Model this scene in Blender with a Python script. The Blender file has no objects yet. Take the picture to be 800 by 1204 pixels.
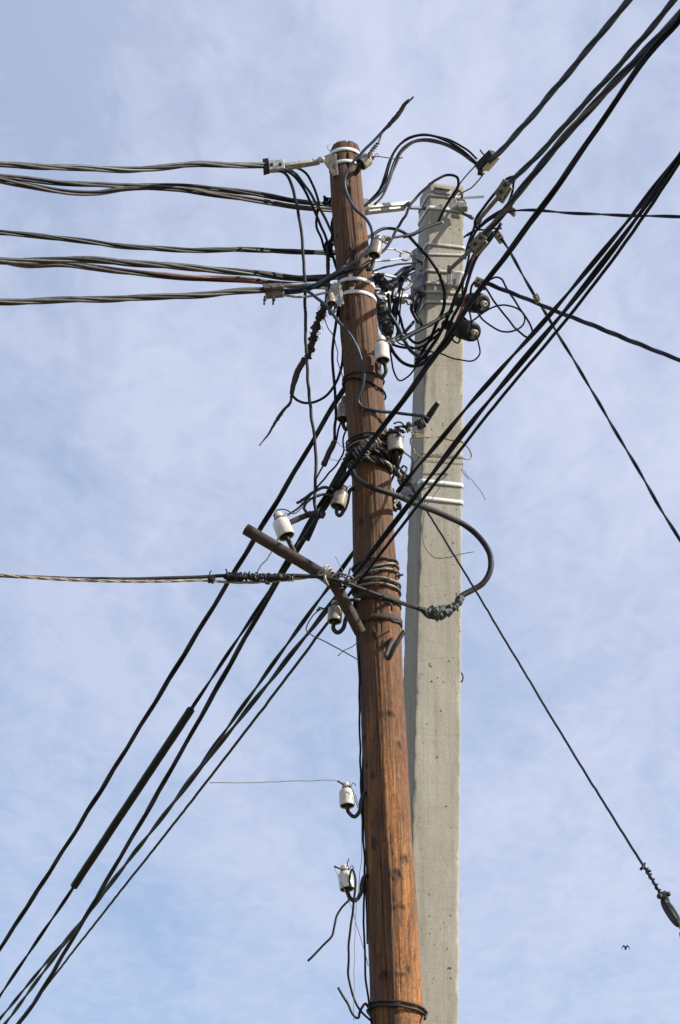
import bpy, bmesh, math, random
from mathutils import Vector, noise, Matrix
random.seed(7)
R = math.radians
SC = bpy.context.scene
COL = SC.collection

# ---------------------------------------------------------------- camera
F = 3450.0                      # focal length in photo pixels (photo is 800 x 1204)
PITCH = R(25)
CAMZ = 1.6
cam = bpy.data.cameras.new('camera')
cam.sensor_fit = 'HORIZONTAL'; cam.sensor_width = 36; cam.lens = F * 36 / 800
cam.clip_start = 0.1; cam.clip_end = 6000
camo = bpy.data.objects.new('camera', cam); COL.objects.link(camo)
camo.location = (0, 0, CAMZ); camo.rotation_euler = (R(90) + PITCH, 0, 0)
SC.camera = camo
SC.view_settings.view_transform = 'Standard'; SC.view_settings.look = 'None'
SC.view_settings.exposure = 0.85; SC.view_settings.gamma = 1

# ---------------------------------------------------------------- light
SUN_EL, SUN_AZ = R(34), R(103)   # azimuth clockwise from +Y: to the right and behind the camera
sd = Vector((math.sin(SUN_AZ) * math.cos(SUN_EL), math.cos(SUN_AZ) * math.cos(SUN_EL), math.sin(SUN_EL)))
w = bpy.data.worlds.new('World'); SC.world = w; w.use_nodes = True
nt = w.node_tree; N = nt.nodes; L = nt.links
N.clear()
out = N.new('ShaderNodeOutputWorld'); bg = N.new('ShaderNodeBackground')
sky = N.new('ShaderNodeTexSky'); sky.sky_type = 'NISHITA'; sky.sun_disc = False
sky.sun_elevation = SUN_EL; sky.sun_rotation = SUN_AZ
sky.air_density = 1.0; sky.dust_density = 0.6; sky.ozone_density = 2.6
tc = N.new('ShaderNodeTexCoord')
sep = N.new('ShaderNodeSeparateXYZ'); L.new(tc.outputs['Generated'], sep.inputs[0])
mx = N.new('ShaderNodeMath'); mx.operation = 'MAXIMUM'; mx.inputs[1].default_value = 0.06; L.new(sep.outputs['Z'], mx.inputs[0])
vd = N.new('ShaderNodeVectorMath'); vd.operation = 'DIVIDE'
cb = N.new('ShaderNodeCombineXYZ')
for i in range(3): L.new(mx.outputs[0], cb.inputs[i])
L.new(tc.outputs['Generated'], vd.inputs[0]); L.new(cb.outputs[0], vd.inputs[1])   # clouds lie on a high flat layer
def wnoise(scale, detail, rough, off, rot, stretch, dist=0.0):
    mp = N.new('ShaderNodeMapping'); mp.inputs['Location'].default_value = off
    mp.inputs['Rotation'].default_value = (0, 0, R(rot)); mp.inputs['Scale'].default_value = stretch
    nn = N.new('ShaderNodeTexNoise'); nn.inputs['Scale'].default_value = scale
    nn.inputs['Detail'].default_value = detail; nn.inputs['Roughness'].default_value = rough
    nn.inputs['Distortion'].default_value = dist
    L.new(vd.outputs[0], mp.inputs[0]); L.new(mp.outputs[0], nn.inputs['Vector'])
    return nn.outputs['Fac']
def wmath(op, a, b):
    m = N.new('ShaderNodeMath'); m.operation = op
    for i, v in enumerate((a, b)):
        if isinstance(v, (int, float)): m.inputs[i].default_value = v
        else: L.new(v, m.inputs[i])
    return m.outputs[0]
OX, OY = 1.7, 5.2
big = wnoise(2.6, 3, 0.5, (3.1, 0.4, 0), 20, (1, .55, 1))
mid = wnoise(6, 5, 0.52, (OX, OY, 0), -25, (1, .30, 1), .5)
fine = wnoise(34, 6, 0.6, (0.3, 1.9, 0), -35, (1, .5, 1), .6)
s = wmath('ADD', wmath('MULTIPLY', big, .26), wmath('ADD', wmath('MULTIPLY', mid, .48), wmath('MULTIPLY', fine, .26)))
mr = N.new('ShaderNodeMapRange'); mr.inputs['From Min'].default_value = .40; mr.inputs['From Max'].default_value = .60
mr.inputs['To Min'].default_value = -.21; mr.inputs['To Max'].default_value = .21; L.new(s, mr.inputs['Value'])
# the veil is a wide sheet of cirrus, thicker to the east and overhead
fac = wmath('ADD', wmath('ADD', .70, wmath('MULTIPLY', sep.outputs['X'], 1.1)), wmath('MULTIPLY', wmath('SUBTRACT', sep.outputs['Z'], .42), 1.1))
fac = wmath('MAXIMUM', wmath('MINIMUM', wmath('ADD', wmath('MAXIMUM', wmath('MINIMUM', fac, .85), .35), mr.outputs[0]), .96), .12)
mix = N.new('ShaderNodeMix'); mix.data_type = 'RGBA'
L.new(fac, mix.inputs['Factor']); L.new(sky.outputs[0], mix.inputs['A'])
mix.inputs['B'].default_value = (3.65, 3.95, 5.0, 1)                # thin sunlit cloud veil
L.new(mix.outputs['Result'], bg.inputs['Color']); bg.inputs['Strength'].default_value = 0.1
L.new(bg.outputs[0], out.inputs[0])
sun = bpy.data.lights.new('sun', 'SUN'); sun.energy = 4.1; sun.angle = R(0.6); sun.color = (1, .93, .82)
suno = bpy.data.objects.new('sun', sun); COL.objects.link(suno)
suno.rotation_euler = sd.to_track_quat('Z', 'Y').to_euler(); suno.location = (10, -5, 20)

# ---------------------------------------------------------------- placing by pixel and distance
def ray(x, y):
    u, v = (x - 400) / F, (602 - y) / F
    return Vector((u, math.cos(PITCH) - v * math.sin(PITCH), math.sin(PITCH) + v * math.cos(PITCH)))
def P(x, y, Y=12.0):
    d = ray(x, y); return Vector((0, 0, CAMZ)) + d * (Y / d.y)
def px(y, Y=12.0):                      # metres per photo pixel there
    return Y / ray(400, y).y / F

# ---------------------------------------------------------------- materials
MATS = {}
def mat(name, col, rough=.5, metal=0., bump=0., bscale=60., var=0., vscale=20., col2=None, spec=.5, stretch=(1, 1, 1)):
    if name in MATS: return MATS[name]
    m = bpy.data.materials.new(name); m.use_nodes = True; t = m.node_tree; b = t.nodes['Principled BSDF']
    b.inputs['Base Color'].default_value = (*col, 1); b.inputs['Roughness'].default_value = rough
    b.inputs['Metallic'].default_value = metal; b.inputs['Specular IOR Level'].default_value = spec
    g = t.nodes.new('ShaderNodeNewGeometry'); mp = t.nodes.new('ShaderNodeMapping'); mp.inputs['Scale'].default_value = stretch
    t.links.new(g.outputs['Position'], mp.inputs[0])
    if var or col2:
        n = t.nodes.new('ShaderNodeTexNoise'); n.inputs['Scale'].default_value = vscale; n.inputs['Detail'].default_value = 5; n.inputs['Roughness'].default_value = .65
        t.links.new(mp.outputs[0], n.inputs['Vector'])
        r = t.nodes.new('ShaderNodeValToRGB'); r.color_ramp.elements[0].position = .36; r.color_ramp.elements[1].position = .66
        c2 = col2 or tuple(c * (1 - var) for c in col)
        r.color_ramp.elements[0].color = (*c2, 1); r.color_ramp.elements[1].color = (*[min(1, c * (1 + var * .5)) for c in col], 1)
        t.links.new(n.outputs['Fac'], r.inputs[0]); t.links.new(r.outputs[0], b.inputs['Base Color'])
    if bump:
        n = t.nodes.new('ShaderNodeTexNoise'); n.inputs['Scale'].default_value = bscale; n.inputs['Detail'].default_value = 4
        t.links.new(mp.outputs[0], n.inputs['Vector'])
        bp = t.nodes.new('ShaderNodeBump'); bp.inputs['Strength'].default_value = bump; bp.inputs['Distance'].default_value = .002
        t.links.new(n.outputs['Fac'], bp.inputs['Height']); t.links.new(bp.outputs[0], b.inputs['Normal'])
    MATS[name] = m; return m
black = mat('black_polyethylene', (.009, .010, .015), .45, bump=.1, bscale=60, var=.4, vscale=8, spec=.13)
black2 = mat('black_rubber', (.011, .011, .013), .55, spec=.3, bump=.5, bscale=90, var=.5)
grey = mat('weathered_grey_sheath', (.075, .072, .070), .6, spec=.3, bump=.3, bscale=150, var=.55, vscale=14)
grey2 = mat('dark_weathered_sheath', (.024, .024, .027), .55, spec=.18, bump=.3, bscale=150, var=.6, vscale=14)
green = mat('dark_green_sheath', (.030, .046, .030), .5, bump=.3, var=.5, vscale=10)
blue = mat('blue_grey_sheath', (.032, .048, .072), .42, spec=.25, bump=.2, var=.3, vscale=10)
red = mat('faded_red_sheath', (.24, .075, .05), .6, bump=.3, var=.4, vscale=14)
brownc = mat('dull_brown_sheath', (.075, .045, .04), .55, bump=.3, var=.4)
lineblk = mat('aerial_line_black', (.008, .009, .015), .5, bump=.1, bscale=60, var=.5, vscale=6, spec=.18)
tape = mat('dirty_tape', (.032, .046, .042), .6, bump=1., bscale=200, var=.6, vscale=60, col2=(.015, .02, .022))
tapebrown = mat('brown_wrapping', (.055, .040, .030), .85, bump=1., bscale=300, col2=(.018, .014, .012), vscale=90)
steel = mat('galvanised_steel', (.33, .32, .295), .6, .15, bump=.3, bscale=90, var=.35, vscale=50)
alu = mat('aluminium_cast', (.50, .49, .46), .5, .2, bump=.4, bscale=70, var=.4, vscale=60)
strapm = mat('stainless_strap', (.74, .75, .76), .4, .2, bump=.1, var=.12, vscale=50)
dullsteel = mat('dull_bracket_steel', (.12, .13, .16), .5, .3, bump=.4, var=.4, vscale=40)
dark_alu = mat('dirty_aluminium', (.21, .185, .16), .55, .2, bump=.5, bscale=70, var=.5, vscale=50)
rust = mat('rusty_brown_steel', (.062, .033, .020), .8, .0, bump=1., bscale=90, col2=(.022, .015, .013), vscale=45)
hookm = mat('dark_hook_iron', (.028, .024, .024), .6, .1, bump=.6, bscale=120, var=.5, vscale=60)
porc = mat('white_porcelain', (.70, .67, .61), .2, col2=(.50, .45, .38), vscale=22)
porcd = mat('dirty_porcelain', (.44, .40, .31), .3, col2=(.17, .14, .10), vscale=32)
wirem = mat('bare_steel_wire', (.19, .17, .145), .55, .2, var=.5, vscale=60)
wirep = mat('pale_aluminium_wire', (.36, .31, .25), .55, .2, var=.45, vscale=70)
wirey = mat('yellowed_wire', (.23, .165, .065), .55, .1, var=.5, vscale=60)
feather = mat('dark_feathers', (.03, .03, .035), .8)
whitep = mat('cream_plastic', (.50, .44, .34), .4, var=.2)

def wood_mat():
    m = bpy.data.materials.new('old_pine_timber'); m.use_nodes = True; t = m.node_tree; b = t.nodes['Principled BSDF']; nn = t.nodes; l = t.links
    g = nn.new('ShaderNodeNewGeometry')
    def tex(sc, st, det=6, rough=.6, dist=0):
        mp = nn.new('ShaderNodeMapping'); mp.inputs['Scale'].default_value = st; l.new(g.outputs['Position'], mp.inputs[0])
        n = nn.new('ShaderNodeTexNoise'); n.inputs['Scale'].default_value = sc; n.inputs['Detail'].default_value = det
        n.inputs['Roughness'].default_value = rough; n.inputs['Distortion'].default_value = dist
        l.new(mp.outputs[0], n.inputs['Vector']); return n.outputs['Fac']
    def ramp(v, stops):
        r = nn.new('ShaderNodeValToRGB'); e = r.color_ramp.elements
        e[0].position, e[0].color = stops[0][0], (*stops[0][1], 1); e[1].position, e[1].color = stops[-1][0], (*stops[-1][1], 1)
        for p, c in stops[1:-1]:
            x = e.new(p); x.color = (*c, 1)
        l.new(v, r.inputs[0]); return r.outputs[0]
    def mixc(f, a, bb, mode='MIX'):
        x = nn.new('ShaderNodeMix'); x.data_type = 'RGBA'; x.blend_type = mode
        if isinstance(f, float): x.inputs['Factor'].default_value = f
        else: l.new(f, x.inputs['Factor'])
        for k, v in (('A', a), ('B', bb)):
            if isinstance(v, tuple): x.inputs[k].default_value = (*v, 1)
            else: l.new(v, x.inputs[k])
        return x.outputs['Result']
    grain = tex(1, (62, 62, 4.5), 8, .7, .9)
    fineg = tex(1, (260, 260, 9), 5, .7)
    streak = tex(1, (46, 46, 1.5), 5, .62, .4)
    patch = tex(1, (9, 9, 1.3), 4, .55, .5)
    blot = tex(1, (75, 75, 22), 4, .75, 1.6)
    worm = tex(1, (150, 150, 42), 3, .6, 2.2)
    side = tex(1, (14, 14, 1.1), 5, .6, .8)
    base = ramp(grain, [(.28, (.075, .034, .017)), (.5, (.16, .076, .031)), (.72, (.30, .155, .062))])
    sepz = nn.new('ShaderNodeSeparateXYZ'); l.new(g.outputs['Position'], sepz.inputs[0])
    # the lower part of the pole has lost its weathered skin: fresher, more orange timber
    zr = nn.new('ShaderNodeMapRange'); zr.inputs['From Min'].default_value = 7.0; zr.inputs['From Max'].default_value = 5.6
    l.new(sepz.outputs['Z'], zr.inputs['Value'])
    fresh = ramp(grain, [(.28, (.17, .058, .015)), (.5, (.37, .148, .036)), (.72, (.62, .30, .092))])
    base = mixc(zr.outputs[0], base, fresh)
    base = mixc(ramp(patch, [(.42, (0, 0, 0)), (.66, (.75, .75, .75))]), base, (.115, .066, .042))      # greyed skin patches
    base = mixc(ramp(streak, [(.53, (0, 0, 0)), (.62, (.72, .72, .72))]), base, (.040, .022, .014))      # tarry drying streaks
    base = mixc(ramp(tex(1, (26, 26, 8), 5, .7, 1.2), [(.54, (0, 0, 0)), (.64, (.6, .6, .6))]), base, (.085, .034, .014))
    base = mixc(ramp(blot, [(.54, (0, 0, 0)), (.60, (.75, .75, .75))]), base, (.06, .026, .016))         # resin spots
    base = mixc(ramp(fineg, [(.32, (.65, .65, .65)), (.46, (0, 0, 0))]), base, (.075, .036, .022))
    base = mixc(ramp(worm, [(.535, (0, 0, 0)), (.58, (.65, .65, .65))]), base, (.085, .034, .018))
    wa = nn.new('ShaderNodeAttribute'); wa.attribute_name = 'left_dark'
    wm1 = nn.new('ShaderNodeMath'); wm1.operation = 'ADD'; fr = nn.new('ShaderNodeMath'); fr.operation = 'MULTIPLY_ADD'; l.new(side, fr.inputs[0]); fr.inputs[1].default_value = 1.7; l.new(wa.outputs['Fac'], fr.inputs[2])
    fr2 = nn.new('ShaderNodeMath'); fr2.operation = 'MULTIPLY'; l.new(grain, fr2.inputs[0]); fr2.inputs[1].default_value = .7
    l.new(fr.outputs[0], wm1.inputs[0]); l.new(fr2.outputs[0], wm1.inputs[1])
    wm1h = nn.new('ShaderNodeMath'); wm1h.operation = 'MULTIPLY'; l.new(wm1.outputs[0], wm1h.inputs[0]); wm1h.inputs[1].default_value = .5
    base = mixc(ramp(wm1h.outputs[0], [(.75, (0, 0, 0)), (.96, (.85, .85, .85))]), base, (.060, .034, .025))    # darker brown on the left half, frayed edge
    at = nn.new('ShaderNodeAttribute'); at.attribute_name = 'stain'
    base = mixc(at.outputs['Fac'], base, (.022, .013, .010))
    l.new(base, b.inputs['Base Color']); b.inputs['Roughness'].default_value = .72; b.inputs['Specular IOR Level'].default_value = .3
    bp = nn.new('ShaderNodeBump'); bp.inputs['Strength'].default_value = .9; bp.inputs['Distance'].default_value = .004
    ad = nn.new('ShaderNodeMath'); l.new(grain, ad.inputs[0]); l.new(fineg, ad.inputs[1]); l.new(ad.outputs[0], bp.inputs['Height'])
    l.new(bp.outputs[0], b.inputs['Normal']); return m
def concrete_mat():
    m = bpy.data.materials.new('cast_concrete'); m.use_nodes = True; t = m.node_tree; b = t.nodes['Principled BSDF']; nn = t.nodes; l = t.links
    g = nn.new('ShaderNodeNewGeometry')
    def tex(st, det=5, rough=.6):
        mp = nn.new('ShaderNodeMapping'); mp.inputs['Scale'].default_value = st; l.new(g.outputs['Position'], mp.inputs[0])
        n = nn.new('ShaderNodeTexNoise'); n.inputs['Scale'].default_value = 1; n.inputs['Detail'].default_value = det; n.inputs['Roughness'].default_value = rough
        l.new(mp.outputs[0], n.inputs['Vector']); return n.outputs['Fac']
    def ramp(v, p0, c0, p1, c1):
        r = nn.new('ShaderNodeValToRGB'); e = r.color_ramp.elements
        e[0].position, e[0].color, e[1].position, e[1].color = p0, (*c0, 1), p1, (*c1, 1); l.new(v, r.inputs[0]); return r.outputs[0]
    def mul(a, bb):
        x = nn.new('ShaderNodeMix'); x.data_type = 'RGBA'; x.blend_type = 'MULTIPLY'; x.inputs['Factor'].default_value = 1
        l.new(a, x.inputs['A']); l.new(bb, x.inputs['B']); return x.outputs['Result']
    base = ramp(tex((7, 7, 2.2), 6, .65), .3, (.325, .303, .252), .7, (.410, .387, .328))
    fine = ramp(tex((120, 120, 90), 4, .7), .25, (.80, .80, .80), .7, (1.06, 1.06, 1.06))
    streak = ramp(tex((48, 48, .9), 5, .6), .34, (.87, .86, .83), .52, (1, 1, 1))
    specks = ramp(tex((62, 62, 40), 2, .5), .27, (.22, .20, .18), .31, (1, 1, 1))
    hair = ramp(tex((5, 5, 70), 4, .6), .30, (.88, .87, .85), .42, (1, 1, 1))
    c = mul(mul(mul(mul(base, fine), streak), specks), hair)
    at = nn.new('ShaderNodeAttribute'); at.attribute_name = 'stain'
    x = nn.new('ShaderNodeMix'); x.data_type = 'RGBA'; l.new(at.outputs['Fac'], x.inputs['Factor']); l.new(c, x.inputs['A']); x.inputs['B'].default_value = (.05, .045, .04, 1)
    l.new(x.outputs['Result'], b.inputs['Base Color']); b.inputs['Roughness'].default_value = .85; b.inputs['Specular IOR Level'].default_value = .25
    bp = nn.new('ShaderNodeBump'); bp.inputs['Strength'].default_value = .55; bp.inputs['Distance'].default_value = .002
    ad = nn.new('ShaderNodeMath'); l.new(tex((150, 150, 130), 4, .7), ad.inputs[0]); l.new(tex((26, 26, 12), 4, .6), ad.inputs[1])
    l.new(ad.outputs[0], bp.inputs['Height']); l.new(bp.outputs[0], b.inputs['Normal']); return m
woodm = wood_mat(); concm = concrete_mat()

# ---------------------------------------------------------------- scene graph helpers
def tag(o, label=None, cat=None, group=None, kind=None):
    if label: o['label'] = label
    if cat: o['category'] = cat
    if group: o['group'] = group
    if kind: o['kind'] = kind
    return o
def thing(name, loc, label, cat, group=None):
    o = bpy.data.objects.new(name, None); COL.objects.link(o); o.location = loc; o.empty_display_size = .05
    return tag(o, label, cat, group)
def root_of(o):
    v = Vector((0, 0, 0))
    while o: v = v + o.location; o = o.parent
    return v
def build(name, vf, m, parent=None, label=None, cat=None, group=None, loc=None, smooth=True, kind=None, stain=None):
    """vf = (verts, faces) in world space -> one mesh object"""
    vs, fs = vf
    if parent is not None: base = root_of(parent); local = Vector((0, 0, 0))
    else: base = Vector(loc) if loc is not None else vs[0].copy(); local = base
    me = bpy.data.meshes.new(name); me.from_pydata([tuple(v - base) for v in vs], [], fs); me.update()
    if smooth is True: me.polygons.foreach_set('use_smooth', [True] * len(me.polygons))
    me.materials.append(m)
    if stain:
        a = me.attributes.new('stain', 'FLOAT', 'POINT'); a.data.foreach_set('value', stain)
    o = bpy.data.objects.new(name, me); COL.objects.link(o)
    if parent is not None: o.parent = parent
    o.location = local
    return tag(o, label, cat, group, kind)
def join(*vfs):
    V, Fc = [], []
    for v, f in vfs:
        k = len(V); V += v; Fc += [tuple(i + k for i in q) for q in f]
    return V, Fc

def path3(pts):
    """(x,y[,Y]) photo pixels with distance, or Vectors. Missing distances: 1/Y runs evenly between the given ones."""
    P2 = [p for p in pts]
    idx = [i for i, p in enumerate(P2) if not isinstance(p, Vector) and len(p) == 3]
    Ys = [None] * len(P2)
    for i in idx: Ys[i] = P2[i][2]
    d = [0]
    for i in range(1, len(P2)):
        a, b = P2[i - 1], P2[i]
        d.append(d[-1] + (1 if isinstance(a, Vector) or isinstance(b, Vector) else math.hypot(a[0] - b[0], a[1] - b[1])))
    res = []
    for i, p in enumerate(P2):
        if isinstance(p, Vector): res.append(p); continue
        if Ys[i] is None:
            lo = max([j for j in idx if j < i], default=None); hi = min([j for j in idx if j > i], default=None)
            if lo is None: Y = Ys[hi] if hi is not None else 12.
            elif hi is None: Y = Ys[lo]
            else:
                t = (d[i] - d[lo]) / max(1e-6, d[hi] - d[lo]); Y = 1 / ((1 - t) / Ys[lo] + t / Ys[hi])
        else: Y = Ys[i]
        res.append(P(p[0], p[1], Y))
    return res
def relax(pts, it=3):
    p = [q.copy() for q in pts]
    for _ in range(it):
        q = [v.copy() for v in p]
        for i in range(1, len(p) - 1):
            a, b = p[i - 1], p[i + 1]; t = (p[i] - a).length / max(1e-6, (p[i] - a).length + (b - p[i]).length); q[i] = p[i].lerp(a.lerp(b, t), .5)
        p = q
    return p
def carry_on(pts, c, far=22.):
    """a line that leaves the picture goes on in its own direction for a good way"""
    c = list(c)
    for end in (0, -1):
        q = pts[end]
        if isinstance(q, Vector) or (-2 < q[0] < 806 and -2 < q[1] < 1206): continue
        a, b = (c[0], c[2]) if end == 0 else (c[-1], c[-3])
        d = (a - b).normalized(); p = a; ext = []
        for k in range(9):                  # the slope eases off towards the belly of the span
            p = p + d * (1.5 if k == 0 else far / 6); ext.append(p); d = Vector((d.x, d.y, d.z * .72)).normalized()
        c = ext[::-1] + c if end == 0 else c + ext
    return c
def spline(pts, step=.02, tension=1.):
    n = len(pts)
    if n == 2:
        k = max(1, int((pts[1] - pts[0]).length / step)); return [pts[0].lerp(pts[1], i / k) for i in range(k + 1)]
    t = [0]
    for i in range(1, n): t.append(t[-1] + max(1e-5, (pts[i] - pts[i - 1]).length ** .75))
    M = []
    for i in range(n):
        if i == 0: M.append((pts[1] - pts[0]) / (t[1] - t[0]))
        elif i == n - 1: M.append((pts[-1] - pts[-2]) / (t[-1] - t[-2]))
        else:
            a = (pts[i] - pts[i - 1]) / (t[i] - t[i - 1]); b = (pts[i + 1] - pts[i]) / (t[i + 1] - t[i])
            h0, h1 = t[i] - t[i - 1], t[i + 1] - t[i]; M.append((a * h1 + b * h0) / (h0 + h1) * tension)
    o = []
    for i in range(n - 1):
        h = t[i + 1] - t[i]; k = max(2, int(math.ceil((pts[i + 1] - pts[i]).length / step)))
        for j in range(k):
            s = j / k; s2, s3 = s * s, s * s * s
            o.append(pts[i] * (2 * s3 - 3 * s2 + 1) + M[i] * h * (s3 - 2 * s2 + s) + pts[i + 1] * (-2 * s3 + 3 * s2) + M[i + 1] * h * (s3 - s2))
    o.append(pts[-1].copy()); return o
def frames(c):
    n = len(c); T = []
    for i in range(n):
        T.append((c[min(n - 1, i + 1)] - c[max(0, i - 1)]).normalized())
    u = Vector((0, 0, 1)).cross(T[0])
    if u.length < .1: u = Vector((1, 0, 0)).cross(T[0])
    u.normalize(); U = []
    for i in range(n):
        u = (u - T[i] * u.dot(T[i])).normalized(); U.append(u.copy())
    return T, U, [T[i].cross(U[i]) for i in range(n)]
def tube_c(c, rad, seg=8, rough=0., rs=200., cap=True):
    T, U, W = frames(c); V, Fc = [], []; n = len(c)
    for i in range(n):
        r = rad(i / (n - 1)) if callable(rad) else rad
        for k in range(seg):
            a = 2 * math.pi * k / seg; dd = U[i] * math.cos(a) + W[i] * math.sin(a)
            rr = r
            if rough: rr = r * (1 + rough * noise.noise((c[i] + dd * r) * rs) * 2)
            V.append(c[i] + dd * rr)
    for i in range(n - 1):
        for k in range(seg):
            k2 = (k + 1) % seg
            Fc.append((i * seg + k, i * seg + k2, (i + 1) * seg + k2, (i + 1) * seg + k))
    if cap: Fc.append(tuple(range(seg - 1, -1, -1))); Fc.append(tuple((n - 1) * seg + k for k in range(seg)))
    return V, Fc
def kink(c, amp, sc=14.):
    return [p + Vector((noise.noise(p * sc), noise.noise(p * sc + Vector((9, 0, 0))), noise.noise(p * sc + Vector((0, 7, 0))))) * amp for p in c]
def tube(pts, r_px, seg=8, step=.02, wob=.004, rough=0., rs=200.):
    c = spline(path3(pts), step)
    if wob: c = kink(c, wob)
    f = px(400) if not hasattr(r_px, '__call__') else None
    rr = (lambda t: r_px(t) * px(400)) if f is None else r_px * f
    return tube_c(c, rr, seg, rough, rs)
def wire(name, label, pts, r_px, m, cat='wire', group=None, **kw):
    if name == 'overhead_line':
        c = path3(pts); c = carry_on(pts, [c[0]] + relax(c[1:-1], 2) + [c[-1]]); pts = c
    return build(name, tube(pts, r_px, **kw), m, label=label, cat=cat, group=group)
def offs(c, off, ang0, pitch, wander=.15):
    T, U, W = frames(c); s = 0; o = []
    for i, p in enumerate(c):
        if i: s += (p - c[i - 1]).length
        a = ang0 + 2 * math.pi * s / pitch
        q = off * (1 + wander * math.sin(s * 5.3 + ang0 * 3))
        o.append(p + U[i] * math.cos(a) * q + W[i] * math.sin(a) * q)
    return o
def bundle(name, label, pts, n, r_px, off_px, pitch, mats, group=None, cat='cable', step=.03, parts='conductor', seg=8, wob=.004, extra=None):
    c = path3(pts)
    if name in ('overhead_line', 'service_line') and len(c) > 6: c = [c[0]] + relax(c[1:-1], 2) + [c[-1]]
    if cat == 'cable': c = carry_on(pts, c)
    c = spline(c, step)
    if wob: c = kink(c, wob, 3.)
    t = thing(name, c[0], label, cat, group); u = px(400)
    for k in range(n):
        o = build(parts, tube_c(offs(c, off_px * u, 2 * math.pi * k / n + .4, pitch), r_px * u, seg), mats[k % len(mats)], t)
        if mats[k % len(mats)] is red: o['label'] = 'faded red conductor'
        if mats[k % len(mats)] is green: o['label'] = 'dark green conductor'
    return t
def box(A, B, w_px, thick, y=400, taper=1., up=None, bev=.15):
    """bar from A to B, w_px wide across the picture plane, thick metres deep, bevelled"""
    A, B = Vector(A), Vector(B); T = (B - A).normalized(); D = Vector((0, 1, 0)) if up is None else up
    W = T.cross(D).normalized(); D = W.cross(T).normalized(); hw = w_px * px(y) / 2; ht = thick / 2
    bm = bmesh.new(); vs = []
    for q, s in ((A, 1), (B, taper)):
        for a, b in ((-1, -1), (1, -1), (1, 1), (-1, 1)): vs.append(bm.verts.new(q + W * hw * s * a + D * ht * b))
    for f in ((3, 2, 1, 0), (4, 5, 6, 7), (0, 1, 5, 4), (1, 2, 6, 5), (2, 3, 7, 6), (3, 0, 4, 7)): bm.faces.new([vs[i] for i in f])
    bmesh.ops.recalc_face_normals(bm, faces=bm.faces)
    bmesh.ops.bevel(bm, geom=list(bm.edges), offset=min(hw, ht) * bev * 2, segments=2, affect='EDGES', profile=.5)
    r = [v.co.copy() for v in bm.verts], [tuple(v.index for v in f.verts) for f in bm.faces]
    bm.verts.index_update(); r = [v.co.copy() for v in bm.verts], [tuple(v.index for v in f.verts) for f in bm.faces]
    bm.free(); return r
def plate(pts2, Y, thick, bev=.0015):
    """flat plate with an outline in photo pixels at distance Y and real thickness"""
    bm = bmesh.new(); a = [bm.verts.new(P(x, y, Y) - Vector((0, thick / 2, 0))) for x, y in pts2]; b = [bm.verts.new(v.co + Vector((0, thick, 0))) for v in a]
    n = len(a); bm.faces.new(a); bm.faces.new(b[::-1])
    for i in range(n): bm.faces.new((a[i], b[i], b[(i + 1) % n], a[(i + 1) % n]))
    bmesh.ops.recalc_face_normals(bm, faces=bm.faces); bmesh.ops.bevel(bm, geom=list(bm.edges), offset=bev, segments=1, affect='EDGES')
    bm.verts.index_update(); r = [v.co.copy() for v in bm.verts], [tuple(v.index for v in f.verts) for f in bm.faces]
    bm.free(); return r
def lathe(A, B, prof, rad, seg=28):
    A, B = Vector(A), Vector(B); T = (B - A); ln = T.length; T.normalize()
    U = T.cross(Vector((0, 1, 0)))
    if U.length < .05: U = T.cross(Vector((1, 0, 0)))
    U.normalize(); W = T.cross(U); V, Fc = [], []
    for t, r in prof:
        for k in range(seg):
            a = 2 * math.pi * k / seg; V.append(A + T * ln * t + (U * math.cos(a) + W * math.sin(a)) * max(r, .002) * rad)
    for i in range(len(prof) - 1):
        for k in range(seg):
            k2 = (k + 1) % seg; Fc.append((i * seg + k, (i + 1) * seg + k, (i + 1) * seg + k2, i * seg + k2))
    Fc.append(tuple(range(seg))); Fc.append(tuple((len(prof) - 1) * seg + k for k in range(seg - 1, -1, -1)))
    return V, Fc
def bolt(c, r, depth, axis=Vector((0, -1, 0))):
    a = axis.normalized(); return lathe(c - a * depth * .3, c + a * depth, [(0, 1), (.75, 1), (.85, .9), (.86, .55), (1, .5)], r, 6)
def coil(c0, c1, r_coil, turns, r_w, seg=6, jit=.15, roundness=12):
    """wire wound round the straight line c0-c1"""
    T = (c1 - c0).normalized(); U = T.cross(Vector((0, 1, 0))).normalized(); W = T.cross(U); n = int(turns * roundness); o = []
    for i in range(n + 1):
        t = i / n; a = 2 * math.pi * turns * t; rr = r_coil * (1 + jit * noise.noise(Vector((i * .31, 1.7, turns))))
        o.append(c0.lerp(c1, t) + (U * math.cos(a) + W * math.sin(a)) * rr)
    return tube_c(o, r_w, seg)

# ---------------------------------------------------------------- ground and timber pole
def ground():
    V, Fc = [], []; n = 40; S = 3000
    for j in range(n + 1):
        for i in range(n + 1):
            a, b = (i / n * 2 - 1), (j / n * 2 - 1); x, y = a * abs(a) * S, b * abs(b) * S
            V.append(Vector((x, y, -.02 + .0 * noise.noise(Vector((x, y, 0)) * .01))))
    for j in range(n):
        for i in range(n): q = j * (n + 1) + i; Fc.append((q, q + 1, q + n + 2, q + n + 1))
    gm = mat('dry_grass_and_earth', (.11, .12, .045), .95, bump=.5, bscale=8, col2=(.15, .115, .07), vscale=.35)
    build('ground', (V, Fc), gm, loc=(0, 0, 0), kind='structure', label='flat grassy ground in which both poles stand')
ground()

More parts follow.
